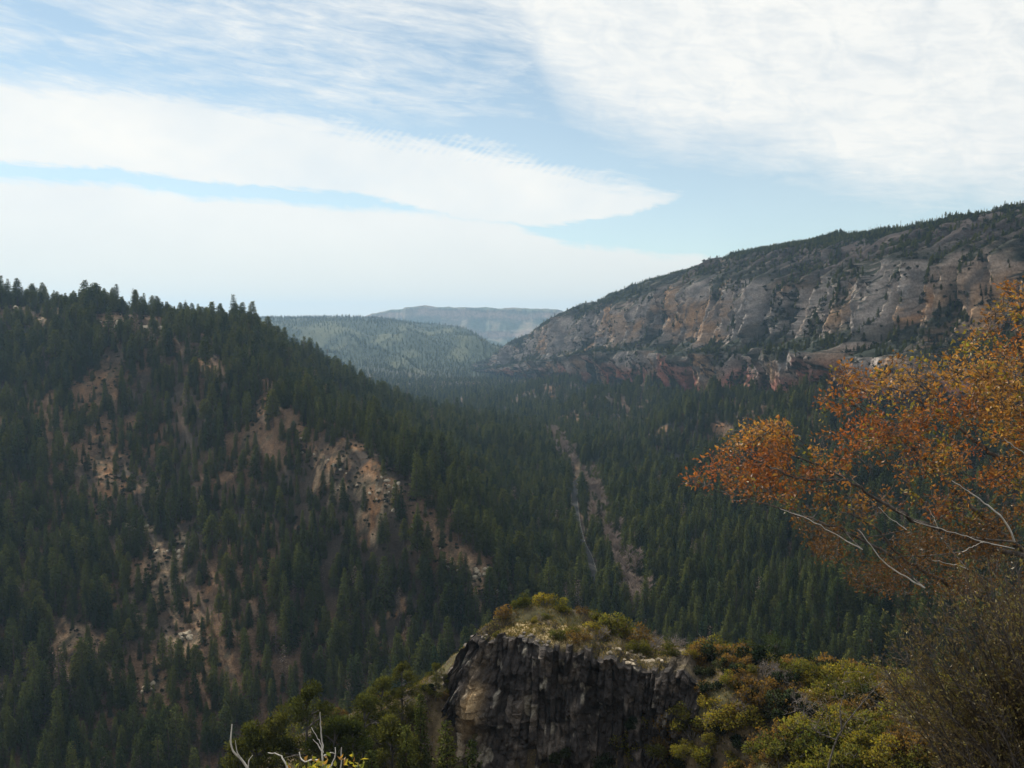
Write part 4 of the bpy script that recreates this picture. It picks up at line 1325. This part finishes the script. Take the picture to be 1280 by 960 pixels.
PIN = [pinyon_meshes(501), pinyon_meshes(502), pinyon_meshes(503)]
pin_p = {}
for i, (a, b, d, h, k, lab) in enumerate([
    (384, 856, 100, 10, 0, 'tallest rounded pinyon pine at the lower left of the outcrop'), (352, 886, 103, 8, 1, 'pinyon pine left of the tallest rounded one below the outcrop'),
    (418, 895, 97, 8, 2, 'pinyon pine right of the tallest rounded one above the bleached branches'), (455, 868, 112, 8.5, 1, 'yellow green pinyon on the rubble slope left of the outcrop'),
    (478, 846, 119, 6.5, 2, 'sunlit pinyon on the crest of the rubble ridge'), (503, 828, 124, 5.2, 0, 'small sunlit pinyon highest on the rubble ridge'),
    (440, 906, 98, 7.5, 0, 'pinyon pine low on the slope under the rubble ridge'), (488, 898, 107, 8, 2, 'dark pinyon half way between the rubble ridge and the frame foot'),
    (545, 828, 127, 5, 1, 'little brownish pinyon beside the left end of the cliff'), (318, 905, 101, 6, 2, 'leftmost pinyon pine above the bleached snag'), (300, 925, 100, 5, 0, 'low bushy pinyon beside the bleached leaning snag'),
    (525, 868, 116, 7.5, 'F', 'dark pointed fir on the rubble slope beside the cliff'), (508, 905, 104, 8, 'F', 'dark green fir low down beside the pinyons'), (465, 938, 95, 7, 'F', 'dark green fir at the bottom edge below the pinyons'),
    (560, 900, 108, 8, 'F', 'dark fir in the hollow left of the cliff foot'), (590, 925, 106, 6.5, 'F', 'small dark fir close under the cliff foot')]):
    p = at(a, b, d)
    z = min(float(fore(p[0], p[1])), p[2] - 3)
    h = p[2] - z
    if h > h * 0 + 14: z = p[2] - 14; h = 14
    if k == 'F':
        place_conifer(i % 4, (p[0], p[1], z - .1), h, rng.uniform(0, 6), lab, 'trees on the slope left of the outcrop')
        continue
    if k not in pin_p:
        r = empty('pinyon_pine', (0, 0, 0)); obj('crown', PIN[k][0], r); obj('trunk', PIN[k][1], r); pin_p[k] = r
    else:
        r = copy_tree(pin_p[k])
    r.location = (p[0], p[1], z - .1); r.scale = (h * .95, h * .95, h); r.rotation_euler = (0, 0, rng.uniform(0, 6.28))
    tag(r, lab, 'tree', 'trees on the slope left of the outcrop')

# the brush of the canyon wall: far bushes nobody could count
BK = np.where(rng.uniform(size=len(BP)) < .75, 0, 1)
srcs = []
for v in range(3):
    if ('juniper', v) not in shrub_protos:
        q = at(690 + 30 * v, 945, 115)
        place_shrub('juniper', (q[0], q[1], float(fore(q[0], q[1]))), 1.2, f'dark juniper shrub in the hollow below the cliff', 'junipers below the cliff', v)
    srcs.append(list(shrub_protos[('juniper', v)].children))
scatter('brush', BP - [0, 0, .3], BH * .62, rng.uniform(0, 6.28, len(BP)), rng.integers(0, 3, len(BP)), srcs)

# ------------------------------------------------------------------ leafless trees along the creek, burned snags on the rim
def bare_tree_meshes(seed, twigs=1.0):
    rg = np.random.default_rng(seed)
    g, t = Geo(), Geo()
    t.tube(smooth_line([(0, 0, -.05), (.02, .01, .3), (-.02, .02, .65), (.01, 0, .95)], 10), np.linspace(.018, .004, 10), 5)
    for k in range(int(22 * twigs)):
        z = rg.uniform(.2, .9); a = rg.uniform(0, 6.28); L = rg.uniform(.16, .38) * (1.1 - z * .6)
        e = np.array([math.cos(a) * L, math.sin(a) * L, z + L * .9])
        b0 = np.array([0, 0, z]); m_ = b0 * .5 + e * .5 + rg.normal(size=3) * .02
        g.tube([b0, m_, e], [.012, .009, .005], 3)
        for q in range(9):
            s0 = b0 + (e - b0) * rg.uniform(.3, 1)
            g.tube([s0, s0 + rg.normal(size=3) * .05 + [math.cos(a) * .05, math.sin(a) * .05, .07]], [.0075, .004], 3)
    return g.mesh('twigs', [M_twig], True, False), t.mesh('bare_trunk', [M_twig], True, False)


BT = [bare_tree_meshes(601 + k) for k in range(3)]
bt_p = {}
nb = 0
cl_ = smooth_line(creek, 200)
while nb < 150:
    k = int(200 * rng.uniform() ** 1.1)
    k = min(k, 199)
    p = cl_[k] + rng.normal(size=2) * 5.5
    if dist_poly(p[:1], p[1:2], road)[0] < 7: continue
    v = nb % 3
    if v not in bt_p:
        r = empty('bare_tree', (0, 0, 0)); obj('crown', BT[v][0], r); obj('trunk', BT[v][1], r); bt_p[v] = r
    else:
        r = copy_tree(bt_p[v])
    h = rng.uniform(11, 18)
    r.location = (p[0], p[1], float(ground(p[0], p[1])) - .2); r.scale = (h, h, h); r.rotation_euler = (0, 0, rng.uniform(0, 6.28))
    tag(r, 'pinkish grey leafless tree along the creek beside the valley road', 'tree', 'leafless trees along the creek')
    nb += 1

SN = []
for k in range(3):
    g = Geo()
    rg = np.random.default_rng(620 + k)
    g.tube(smooth_line([(0, 0, -.05), (.015, 0, .4), (rg.normal() * .02, .01, 1.0)], 8), np.linspace(.032, .010, 8), 5)
    for q in range(7):
        z = rg.uniform(.4, .95); a = rg.uniform(0, 6.28)
        g.tube([(0, 0, z), (math.cos(a) * .09, math.sin(a) * .09, z + .05)], [.008, .003], 3)
    SN.append(g.mesh('burned_snag', [M_burn], True, False))
iw = int(np.argmin(np.abs(hh - 1.0) + (np.arange(NW) > NW - 28) * 9))
rimP = PW[:, iw]
rpx, rpy, _ = to_px(rimP)
cand = np.where((rpx > 1045) & (rpx < 1215))[0]
for q in range(46):
    j = int(rng.choice(cand))
    if q < 34: j = int(cand[np.argmin(np.abs(rpx[cand] - rng.uniform(1055, 1160)))])
    p = rimP[j] + [rng.uniform(-4, 25), rng.uniform(-3, 3), -.5]
    o = obj('burned_snag', SN[q % 3])
    h = rng.uniform(7, 13)
    o.location = p; o.scale = (h, h, h); o.rotation_euler = (rng.normal() * .05, rng.normal() * .05, rng.uniform(0, 6))
    tag(o, 'bare burned tree trunk standing on the right-hand canyon rim', 'dead tree', 'burned trunks on the canyon rim')

# ------------------------------------------------------------------ rocks
def rock_mesh(name, seed, mat, flat=.7, col=(.36, .31, .24)):
    import bmesh
    rg = np.random.default_rng(seed)
    bm = bmesh.new()
    for _ in range(20):
        d = rg.normal(size=3); d /= np.linalg.norm(d)
        bm.verts.new(d * rg.uniform(.75, 1.05) * np.array([1, .8, flat]))
    bmesh.ops.convex_hull(bm, input=bm.verts)
    bmesh.ops.delete(bm, geom=[v for v in bm.verts if not v.link_faces], context='VERTS')
    bmesh.ops.bevel(bm, geom=bm.edges[:], offset=.07, segments=1, affect='EDGES', profile=.6)
    me_ = bpy.data.meshes.new(name)
    bm.to_mesh(me_); bm.free()
    a = me_.color_attributes.new('Col', 'FLOAT_COLOR', 'POINT')
    c = np.ones((len(me_.vertices), 4), np.float32); c[:, :3] = np.array(col) * rg.uniform(.8, 1.15, (len(c), 1))
    a.data.foreach_set('color', c.ravel())
    me_.materials.append(mat)
    return me_


RK_P = [rock_mesh('pale_rock', 701 + k, M_rock, .75, (.38, .32, .24)) for k in range(4)]
RK_B = [rock_mesh('basalt_boulder', 711 + k, M_rock, .7, (.17, .15, .135)) for k in range(4)]
for (a, b, n, sp, lo, hi, lab, grp) in [
    (192, 418, 12, 12, 2.5, 6, 'pale weathered rock in the crag near the hilltop', 'rocks of the hilltop crag'), (145, 408, 8, 13, 2, 4.5, 'pale grey rock left of the hilltop crag', 'rocks left of the hilltop crag'),
    (20, 388, 6, 14, 2, 4.5, 'pale rock ledge at the far left under the skyline', 'rocks at the far left under the skyline'),
    (165, 662, 12, 10, 1.2, 3.2, 'sunlit tan rock on the open strip of the left slope', 'tan rocks on the open strip'), (212, 690, 9, 12, 1, 2.6, 'tan rock on the slope right of the open strip', 'tan rocks right of the strip'),
    (232, 798, 9, 12, 1, 2.6, 'pale rock in the clearing low on the left slope', 'pale rocks in the low clearing'), (185, 862, 7, 9, 1, 2.2, 'pale rock in the lowest clearing of the left slope', 'pale rocks in the lowest clearing'),
    (600, 715, 10, 11, .9, 2.2, 'pale rock on the crest of the spur behind the outcrop', 'rocks on the spur crest'), (628, 738, 6, 7, .9, 2, 'pale rock at the foot of the spur behind the outcrop', 'rocks at the spur foot'),
    (0, 0, 26, 0, .7, 1.9, 'tan rock along the bare crest of the spur on the left hill', 'rocks along the bare spur crest'),
    (485, 605, 9, 14, 1, 2.4, 'tan rock on the brown grassy knoll', 'rocks on the grassy knoll'), (16, 868, 6, 9, 1.2, 3, 'pale rock among trees at the bottom left edge', 'rocks at the bottom left edge')]:
    for k in range(n):
        q = hit(a + rng.normal() * sp * .7, b + rng.normal() * sp * .45) if 'along' not in lab else hit(np.interp(k / n, [0, .25, .5, .75, 1], [365, 420, 490, 560, 632]) + rng.normal() * 7, np.interp(k / n, [0, .25, .5, .75, 1], [552, 592, 640, 702, 750]) + rng.normal() * 5)
        o = obj('rock', RK_P[k % 4]); s_ = rng.uniform(lo, hi)
        o.location = (q[0], q[1], q[2] + s_ * .15); o.scale = (s_, s_, s_ * rng.uniform(.7, 1.2)); o.rotation_euler = (rng.normal() * .2, rng.normal() * .2, rng.uniform(0, 6.28))
        tag(o, lab, 'rock', grp)

for (t0, t1, q0, q1, n, lo, hi, lab, grp) in [
    (.16, .29, 0, .12, 30, .3, .95, 'grey basalt boulder on the left edge of the cliff top', 'boulders on the left edge of the cliff top'),
    (.30, .50, 0, .10, 34, .2, .55, 'small grey stone along the front edge of the dry grass', 'stones along the edge of the dry grass'),
    (.62, .74, .02, .25, 20, .3, .8, 'tan boulder at the right end of the cliff top', 'boulders at the right end of the cliff top')]:
    for k in range(n):
        i = int(rng.uniform(t0, t1) * 759); j = min(int(rng.uniform(q0, q1) * n_top), n_top - 1)
        o = obj('boulder', RK_B[k % 4] if 'tan' not in lab else RK_P[k % 4]); s_ = rng.uniform(lo, hi)
        o.location = (TXc[i, j], TYc[i, j], TZc[i, j] + s_ * .12); o.scale = (s_ * rng.uniform(.8, 1.4), s_ * rng.uniform(.6, 1), s_ * rng.uniform(.45, .8)); o.rotation_euler = (rng.normal() * .25, rng.normal() * .25, rng.uniform(0, 6.28))
        tag(o, lab, 'boulder', grp)
for k in range(46):       # the rubble below the left end of the cliff
    i = int(rng.uniform(.02, .36) * 759); j = int((rng.uniform(.04, .42)) * n_face)
    o = obj('boulder', RK_B[k % 4]); s_ = rng.uniform(.25, .85)
    o.location = Fc[i, j] + np.array([0, -.2, .1]); o.scale = (s_,) * 3; o.rotation_euler = tuple(rng.normal(size=3))
    tag(o, 'angular dark boulder in the rubble below the left end of the cliff', 'boulder', 'boulders in the rubble below the cliff')

# ------------------------------------------------------------------ bleached dead branches and leafy bush at the bottom edge
def px_tube(g, path, depth, r0, r1, sides=5, n=None, wig=.0, dd=0.0, C=None):
    P = np.array([at(a, b, depth + dd * k) for k, (a, b) in enumerate(path)])
    n = n or max(6, len(P) * 4)
    L = smooth_line(P, n)
    L[0], L[-1] = P[0], P[-1]
    if wig:
        L[1:-1] += rng.normal(size=(n - 2, 3)) * wig
    g.tube(L, np.linspace(r0, r1, n), sides, C)
    return L


g = Geo()
px_tube(g, [(330, 1010), (318, 975), (310, 961), (301, 948), (291, 940), (288, 928), (290, 905)], 15, .035, .010, 6)
px_tube(g, [(301, 948), (296, 940), (294, 925)], 15, .012, .005, 4)
px_tube(g, [(310, 961), (311, 950), (316, 944)], 15, .012, .005, 4)
o = obj('dead_branch', g.mesh('dead_branch', [M_pale], True, False))
tag(o, 'bleached leaning dead branch standing left of the forked one at the bottom edge', 'dead branch')
r = empty('dead_shrub', at(404, 985, 15) - np.array([0, 0, .3]))
parts = [([(408, 1010), (405, 975), (403, 945), (403, 930), (401, 915), (400, 890)], .030, .008), ([(404, 941), (399, 925), (389, 909)], .012, .004), ([(404, 940), (391, 924)], .014, .005),
         ([(405, 945), (412, 941), (420, 942)], .016, .006), ([(408, 1000), (411, 960), (419, 950), (419, 934)], .022, .008), ([(424, 990), (426, 955), (427, 934)], .018, .008),
         ([(420, 990), (406, 955), (392, 949), (380, 953), (375, 947), (374, 940)], .026, .008), ([(375, 1000), (366, 975), (359, 960), (354, 948), (347, 942), (335, 941)], .026, .008)]
for pth, r0, r1 in parts:
    g = Geo(); px_tube(g, pth, 15, r0, r1, 6, wig=.006, dd=.08)
    o = obj('branch', g.mesh('branch', [M_pale], True, False), r)
    o.matrix_parent_inverse.identity(); o.location = -np.array(r.location)
tag(r, 'bleached many-forked dead shrub at the bottom edge in front of the pinyons', 'dead shrub')

M_any = leaf_material('autumn_leaves', (1.12, 1.12, 1.12), (1.12, 1.12, 1.12), 0.5, attr=True, gloss=0.35)
M_dull = leaf_material('withered_leaves', (1, 1, 1), (1, 1, 1), 0.25, attr=True, gloss=0.45)
r = empty('leafy_bush', (-1.75, 7.0, -6.6))
g, t = Geo(), Geo()
P, U = [], []
for k in range(34):
    a, b = rng.uniform(362, 462), rng.uniform(948, 985)
    if a < 395 and b < 955: b += 8
    e = at(a, b, rng.uniform(6.6, 7.6))
    t.tube(smooth_line([(-1.75 + rng.normal() * .15, 7 + rng.normal() * .1, -6.3), (-1.7 + (e[0] + 1.7) * .5, 7, -5), e], 10), np.linspace(.014, .003, 10), 4)
    for q in range(9):
        P.append(e + rng.normal(size=3) * .035 - [0, 0, q * .02]); U.append([rng.normal() * .5, rng.normal() * .5, .9])
P = np.array(P)
pal = np.array([(.20, .21, .035), (.32, .28, .05), (.12, .15, .03), (.30, .17, .05)])
g.leaves(P, rng.uniform(.045, .075, len(P)), pal[rng.integers(0, 4, len(P))] * rng.uniform(.8, 1.2, (len(P), 1)), up=np.array(U), spread=.5, ratio=.62)
loc = np.array(r.location)
for nm, gg, mm in (('leaves', g, M_any), ('stems', t, M_bark)):
    o = obj(nm, gg.mesh(nm, [mm], nm == 'stems'), r); o.location = -loc
tag(r, 'yellow green leafy bush whose tips show at the bottom edge', 'bush')

# ------------------------------------------------------------------ the autumn oak
def in_poly(px, py, poly):
    poly = np.array(poly, float); c = np.zeros(len(px), bool)
    j = len(poly) - 1
    for i in range(len(poly)):
        xi, yi = poly[i]; xj, yj = poly[j]
        c ^= ((yi > py) != (yj > py)) & (px < (xj - xi) * (py - yi) / (yj - yi + 1e-9) + xi)
        j = i
    return c


def sample_region(poly, n, d0, d1, dens):
    poly = np.array(poly, float); out = []
    while len(out) < n:
        a = rng.uniform(poly[:, 0].min(), poly[:, 0].max(), 400); b = rng.uniform(poly[:, 1].min(), poly[:, 1].max(), 400)
        k = in_poly(a, b, poly) & (rng.uniform(size=400) < dens(a, b))
        for x, y in zip(a[k], b[k]): out.append((x, y))
    out = np.array(out[:n])
    dd = rng.uniform(d0, d1, n)
    return out, np.array([at(x, y, d) for (x, y), d in zip(out, dd)])


class Limbs:
    """branches that later twigs can join"""
    def __init__(s): s.N = np.zeros((0, 3)); s.g = Geo()

    def limb(s, path, d0, d1, r0, r1, sides=7, wig=.012):
        P = np.array([at(a, b, lerp(d0, d1, k / (len(path) - 1))) for k, (a, b) in enumerate(path)])
        n = len(P) * 7
        L = smooth_line(P, n); L[0], L[-1] = P[0], P[-1]
        L[1:-1] += rng.normal(size=(n - 2, 3)) * wig
        s.g.tube(L, np.linspace(r0, r1, n), sides)
        s.N = np.vstack([s.N, L])

    def join(s, ends, r=.005, root=None):
        first = np.array([np.min(np.linalg.norm(s.N - e, axis=1)) for e in ends])
        buf = list(s.N)
        A = np.array(buf)
        for i in np.argsort(first):
            e = ends[i]
            dd = np.linalg.norm(A - e, axis=1) + .25 * np.maximum(0, A[:, 2] - e[2])
            if root is not None:      # prefer to leave from nearer the root, so that twigs fan outwards
                dd = dd + .35 * np.maximum(0, np.linalg.norm(A - root, axis=1) - np.linalg.norm(e - root))
            b = A[np.argmin(dd)]
            L = np.linalg.norm(e - b)
            m_ = b * .45 + e * .55 + rng.normal(size=3) * L * .09 + np.array([0, 0, -.05 * L])
            pth = smooth_line([b, m_, e], 7); pth[0] = b; pth[-1] = e
            s.g.tube(pth, np.linspace(r * min(1.6, .5 + L * 1.3), r * .4, 7), 4)
            A = np.vstack([A, pth[2:]])


oak_root = at(1370, 1015, 11.5)
oak = empty('autumn_oak', oak_root)
lb = Limbs()
lb.limb([(1370, 1100), (1372, 1015), (1360, 900), (1335, 800), (1318, 700), (1300, 600), (1284, 500), (1274, 430), (1270, 380)], 11.5, 11.2, .10, .02, 9)
lb.limb([(1335, 800), (1268, 760), (1195, 735), (1130, 700), (1095, 660), (1060, 640)], 11.4, 10.5, .045, .008)
lb.limb([(1318, 700), (1255, 690), (1190, 668), (1120, 640), (1060, 600), (1010, 575), (960, 560)], 11.2, 10.2, .042, .006)
lb.limb([(1318, 720), (1250, 665), (1197, 617), (1176, 594), (1140, 560), (1100, 530), (1060, 500)], 11.3, 11.5, .040, .006)
lb.limb([(1300, 600), (1230, 560), (1180, 520), (1130, 490), (1075, 470)], 11.2, 12.2, .034, .006)
lb.limb([(1284, 500), (1230, 470), (1190, 450), (1150, 440)], 11.2, 11.6, .024, .005)
lb.limb([(1290, 540), (1300, 470), (1330, 400), (1340, 350)], 11.2, 11.6, .032, .006)
lb.limb([(1120, 700), (1060, 665), (990, 640), (930, 622), (885, 608)], 10.6, 10.0, .018, .004)
lb.limb([(1060, 600), (1000, 600), (930, 570)], 10.3, 9.8, .018, .006)
crown_poly = [(852, 596), (895, 568), (922, 538), (950, 528), (985, 532), (1018, 500), (1042, 470), (1060, 455), (1085, 470), (1112, 445), (1140, 450), (1170, 452), (1195, 440), (1222, 396), (1250, 384), (1262, 352),
              (1285, 345), (1345, 330), (1360, 640), (1290, 640), (1230, 660), (1180, 650), (1120, 640), (1075, 668), (1030, 640), (985, 632), (935, 622), (890, 618)]


def crown_dens(a, b):
    n1 = fbm(a / 42, b / 30, 0, 3, 801)
    d = np.clip(.42 + n1 * .95, .0, 1)
    d *= np.where((a > 1085) & (a < 1215) & (b < 505) & (b > 455), .45, 1)      # thin spray where the wall shows through
    d *= np.where((a > 960) & (a < 1060) & (b < 540) & (b > 470) & (n1 < .15), .35, 1)
    return d * np.where(b > 600, .55, 1)


cpx, cw3 = sample_region(crown_poly, 1300, 9.7, 12.4, crown_dens)
lb.join(cw3, .0068, oak_root)
for e in cw3:
    for _ in range(2):
        d = rng.normal(size=3) * .06 + [-.05, 0, .03]
        lb.g.tube([e - d * .3, e + d * .5, e + d * 1.3 + rng.normal(size=3) * .015], [.004, .003, .0015], 3)
leaf_g = Geo()
# colour follows the boughs: red at the left tip, gold in the middle, brown inside
for (cp, e) in zip(cpx, cw3):
    n = int(rng.integers(5, 20))
    d = rng.normal(size=(n, 3)); d /= np.linalg.norm(d, axis=1)[:, None]
    P = e + d * rng.uniform(.01, .15, (n, 1))
    q = noise(cp[0] / 38, cp[1] / 30, 0, 811) + rng.normal() * .3
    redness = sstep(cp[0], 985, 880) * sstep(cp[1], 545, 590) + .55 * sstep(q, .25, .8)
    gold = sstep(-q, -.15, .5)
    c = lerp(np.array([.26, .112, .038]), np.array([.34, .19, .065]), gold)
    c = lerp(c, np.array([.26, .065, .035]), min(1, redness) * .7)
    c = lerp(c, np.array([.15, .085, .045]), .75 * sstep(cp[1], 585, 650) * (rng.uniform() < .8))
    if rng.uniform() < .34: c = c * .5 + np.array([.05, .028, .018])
    olive = rng.uniform() < .10
    if olive: c = np.array([.20, .17, .04])
    C = c * rng.uniform(.65, 1.3, (n, 1)) * (1 + rng.normal(size=(n, 3)) * .06)
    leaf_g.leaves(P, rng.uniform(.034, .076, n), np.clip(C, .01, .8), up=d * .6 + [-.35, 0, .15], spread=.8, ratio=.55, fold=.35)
# few withered leaves and bare twigs in the shaded lower half
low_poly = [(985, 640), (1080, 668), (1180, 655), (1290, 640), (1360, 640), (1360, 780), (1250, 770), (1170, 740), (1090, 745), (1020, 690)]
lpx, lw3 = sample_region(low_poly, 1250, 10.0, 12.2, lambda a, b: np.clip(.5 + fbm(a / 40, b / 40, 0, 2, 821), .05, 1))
lb.join(lw3, .0055, oak_root)
for cp, e in zip(lpx, lw3):
    n = int(rng.integers(3, 12))
    d = rng.normal(size=(n, 3)); d /= np.linalg.norm(d, axis=1)[:, None]
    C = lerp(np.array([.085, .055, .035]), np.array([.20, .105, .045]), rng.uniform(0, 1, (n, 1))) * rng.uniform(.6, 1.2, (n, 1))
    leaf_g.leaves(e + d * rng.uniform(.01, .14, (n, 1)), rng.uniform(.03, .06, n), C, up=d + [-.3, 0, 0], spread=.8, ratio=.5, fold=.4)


def child_world(name, me_, root):
    o = obj(name, me_, root); o.location = -np.array(root.location); return o


child_world('trunk', lb.g.mesh('oak_trunk', [M_bark], True, False), oak)
child_world('crown', leaf_g.mesh('oak_leaves', [M_any]), oak)
for pth, r0, r1 in [([(1078, 687), (1045, 668), (1010, 648), (975, 636)], .017, .008), ([(1156, 735), (1126, 718), (1103, 702), (1092, 687), (1073, 662)], .024, .009), ([(1133, 662), (1115, 650), (1098, 634)], .014, .006),
                    ([(1268, 686), (1229, 677), (1190, 666), (1142, 651)], .016, .008), ([(1173, 661), (1168, 648), (1161, 636)], .011, .006), ([(1203, 690), (1216, 683), (1229, 678)], .013, .008),
                    ([(1268, 677), (1262, 660), (1250, 644), (1213, 615), (1190, 601)], .032, .009), 
                    ([(1210, 712), (1195, 706), (1165, 700)], .012, .006), ([(1285, 570), (1270, 560), (1255, 548)], .016, .008)]:
    gg = Geo(); L_ = px_tube(gg, pth, 9.75, r0 * .40, r1 * .40, 6, wig=.005, dd=-.06)
    near_root = lb.N[np.linalg.norm(lb.N - oak_root, axis=1) < np.linalg.norm(L_[0] - oak_root) - .12]
    nn_ = near_root[np.argmin(np.linalg.norm(near_root - L_[0], axis=1))]
    gb = Geo(); gb.tube(smooth_line([nn_, nn_ * .5 + L_[0] * .5 + [0, 0, -.02], L_[0]], 7), np.linspace(r0 * .5, r0 * .4, 7), 6)
    child_world('branch', gb.mesh('branch', [M_bark], True, False), oak)
    o = child_world('dead_branch', gg.mesh('dead_branch', [M_pale], True, False), oak)
    o['label'] = 'bleached bare branch'
tag(oak, 'big oak with orange autumn leaves and pale dead branches reaching in over the valley', 'tree')

# ------------------------------------------------------------------ withered bush below the oak
bush_root = at(1330, 1060, 9.0)
bush = empty('withered_bush', bush_root)
bs, bl = Geo(), Geo()
tips_poly = [(1082, 835), (1108, 800), (1118, 755), (1135, 752), (1165, 735), (1200, 705), (1235, 690), (1290, 680), (1360, 690), (1360, 960), (1240, 940), (1180, 910), (1120, 890)]
tp, tw = sample_region(tips_poly, 190, 7.9, 10.2, lambda a, b: np.ones(len(a)))
for cp, e in zip(tp, tw):
    b0 = at(cp[0] + (1335 - cp[0]) * .55 + rng.uniform(-30, 60), 1040, 9 + rng.normal() * .4)
    m_ = b0 * .5 + e * .5 + np.array([.12 + rng.normal() * .06, 0, .05])
    L = smooth_line([b0, m_, e], 16); L[0], L[-1] = b0, e
    bs.tube(L, np.linspace(.014, .003, 16), 5)
    lit = rng.uniform() < .3
    for q in range(85):
        f = rng.uniform(.25, 1.0)
        k = f * 15; i0 = min(int(k), 14)
        p0 = L[i0] + (L[i0 + 1] - L[i0]) * (k - i0)
        tg_ = L[i0 + 1] - L[i0]; tg_ /= np.linalg.norm(tg_)
        s_ = rng.normal(size=3); s_ -= tg_ * (s_ @ tg_); s_ /= np.linalg.norm(s_)
        ln = rng.uniform(.03, .22)
        e2 = p0 + (tg_ * .8 + s_ * .7) * ln
        if q % 2 == 0: bs.tube([p0, e2], [.0035, .0015], 3)
        nl_ = int(rng.integers(1, 4))
        base = np.array([.13, .10, .055]) if rng.uniform() < .65 else np.array([.19, .165, .06])  # grey brown leaves; the lighter olive share paints in sunlit flecks
        bl.leaves(np.repeat(e2[None], nl_, 0) + rng.normal(size=(nl_, 3)) * .014, rng.uniform(.026, .052, nl_), np.repeat((base * rng.uniform(.7, 1.35))[None], nl_, 0), up=tg_ + s_ * .4, spread=.45, ratio=.42, fold=.4)
child_world('stems', bs.mesh('bush_stems', [M_bark], True, False), bush)
child_world('leaves', bl.mesh('bush_leaves', [M_dull]), bush)
tag(bush, 'withered grey brown bush with small dry leaves below the orange oak', 'bush')

# a thin dark sapling in front of the scrub
sap_root = at(1028, 1000, 34)
sap = empty('bare_sapling', sap_root)
sl = Limbs()
sl.limb([(1026, 1030), (1030, 975), (1045, 925), (1060, 900), (1092, 862), (1110, 845)], 34, 34, .055, .016, 6)
sl.limb([(1052, 912), (1050, 885), (1058, 860)], 34, 34.4, .04, .012, 5)
sl.limb([(1045, 925), (1020, 915), (1005, 895)], 34, 33.5, .03, .01, 5)
_, se = sample_region([(990, 905), (1010, 870), (1060, 835), (1125, 835), (1110, 890), (1050, 925)], 150, 33, 35.2, lambda a, b: np.ones(len(a)))
sl.join(se, .011, sap_root)
child_world('trunk', sl.g.mesh('sapling_trunk', [M_bark], True, False), sap)
gg = Geo(); kk = rng.integers(0, len(se), 330)
gg.leaves(se[kk] + rng.normal(size=(330, 3)) * .12, rng.uniform(.06, .12, 330), np.array([.17, .12, .045]) * rng.uniform(.6, 1.3, (330, 1)), spread=1, ratio=.5)
child_world('leaves', gg.mesh('sapling_leaves', [M_dull]), sap)
tag(sap, 'thin dark nearly leafless sapling in front of the yellow green scrub', 'sapling')
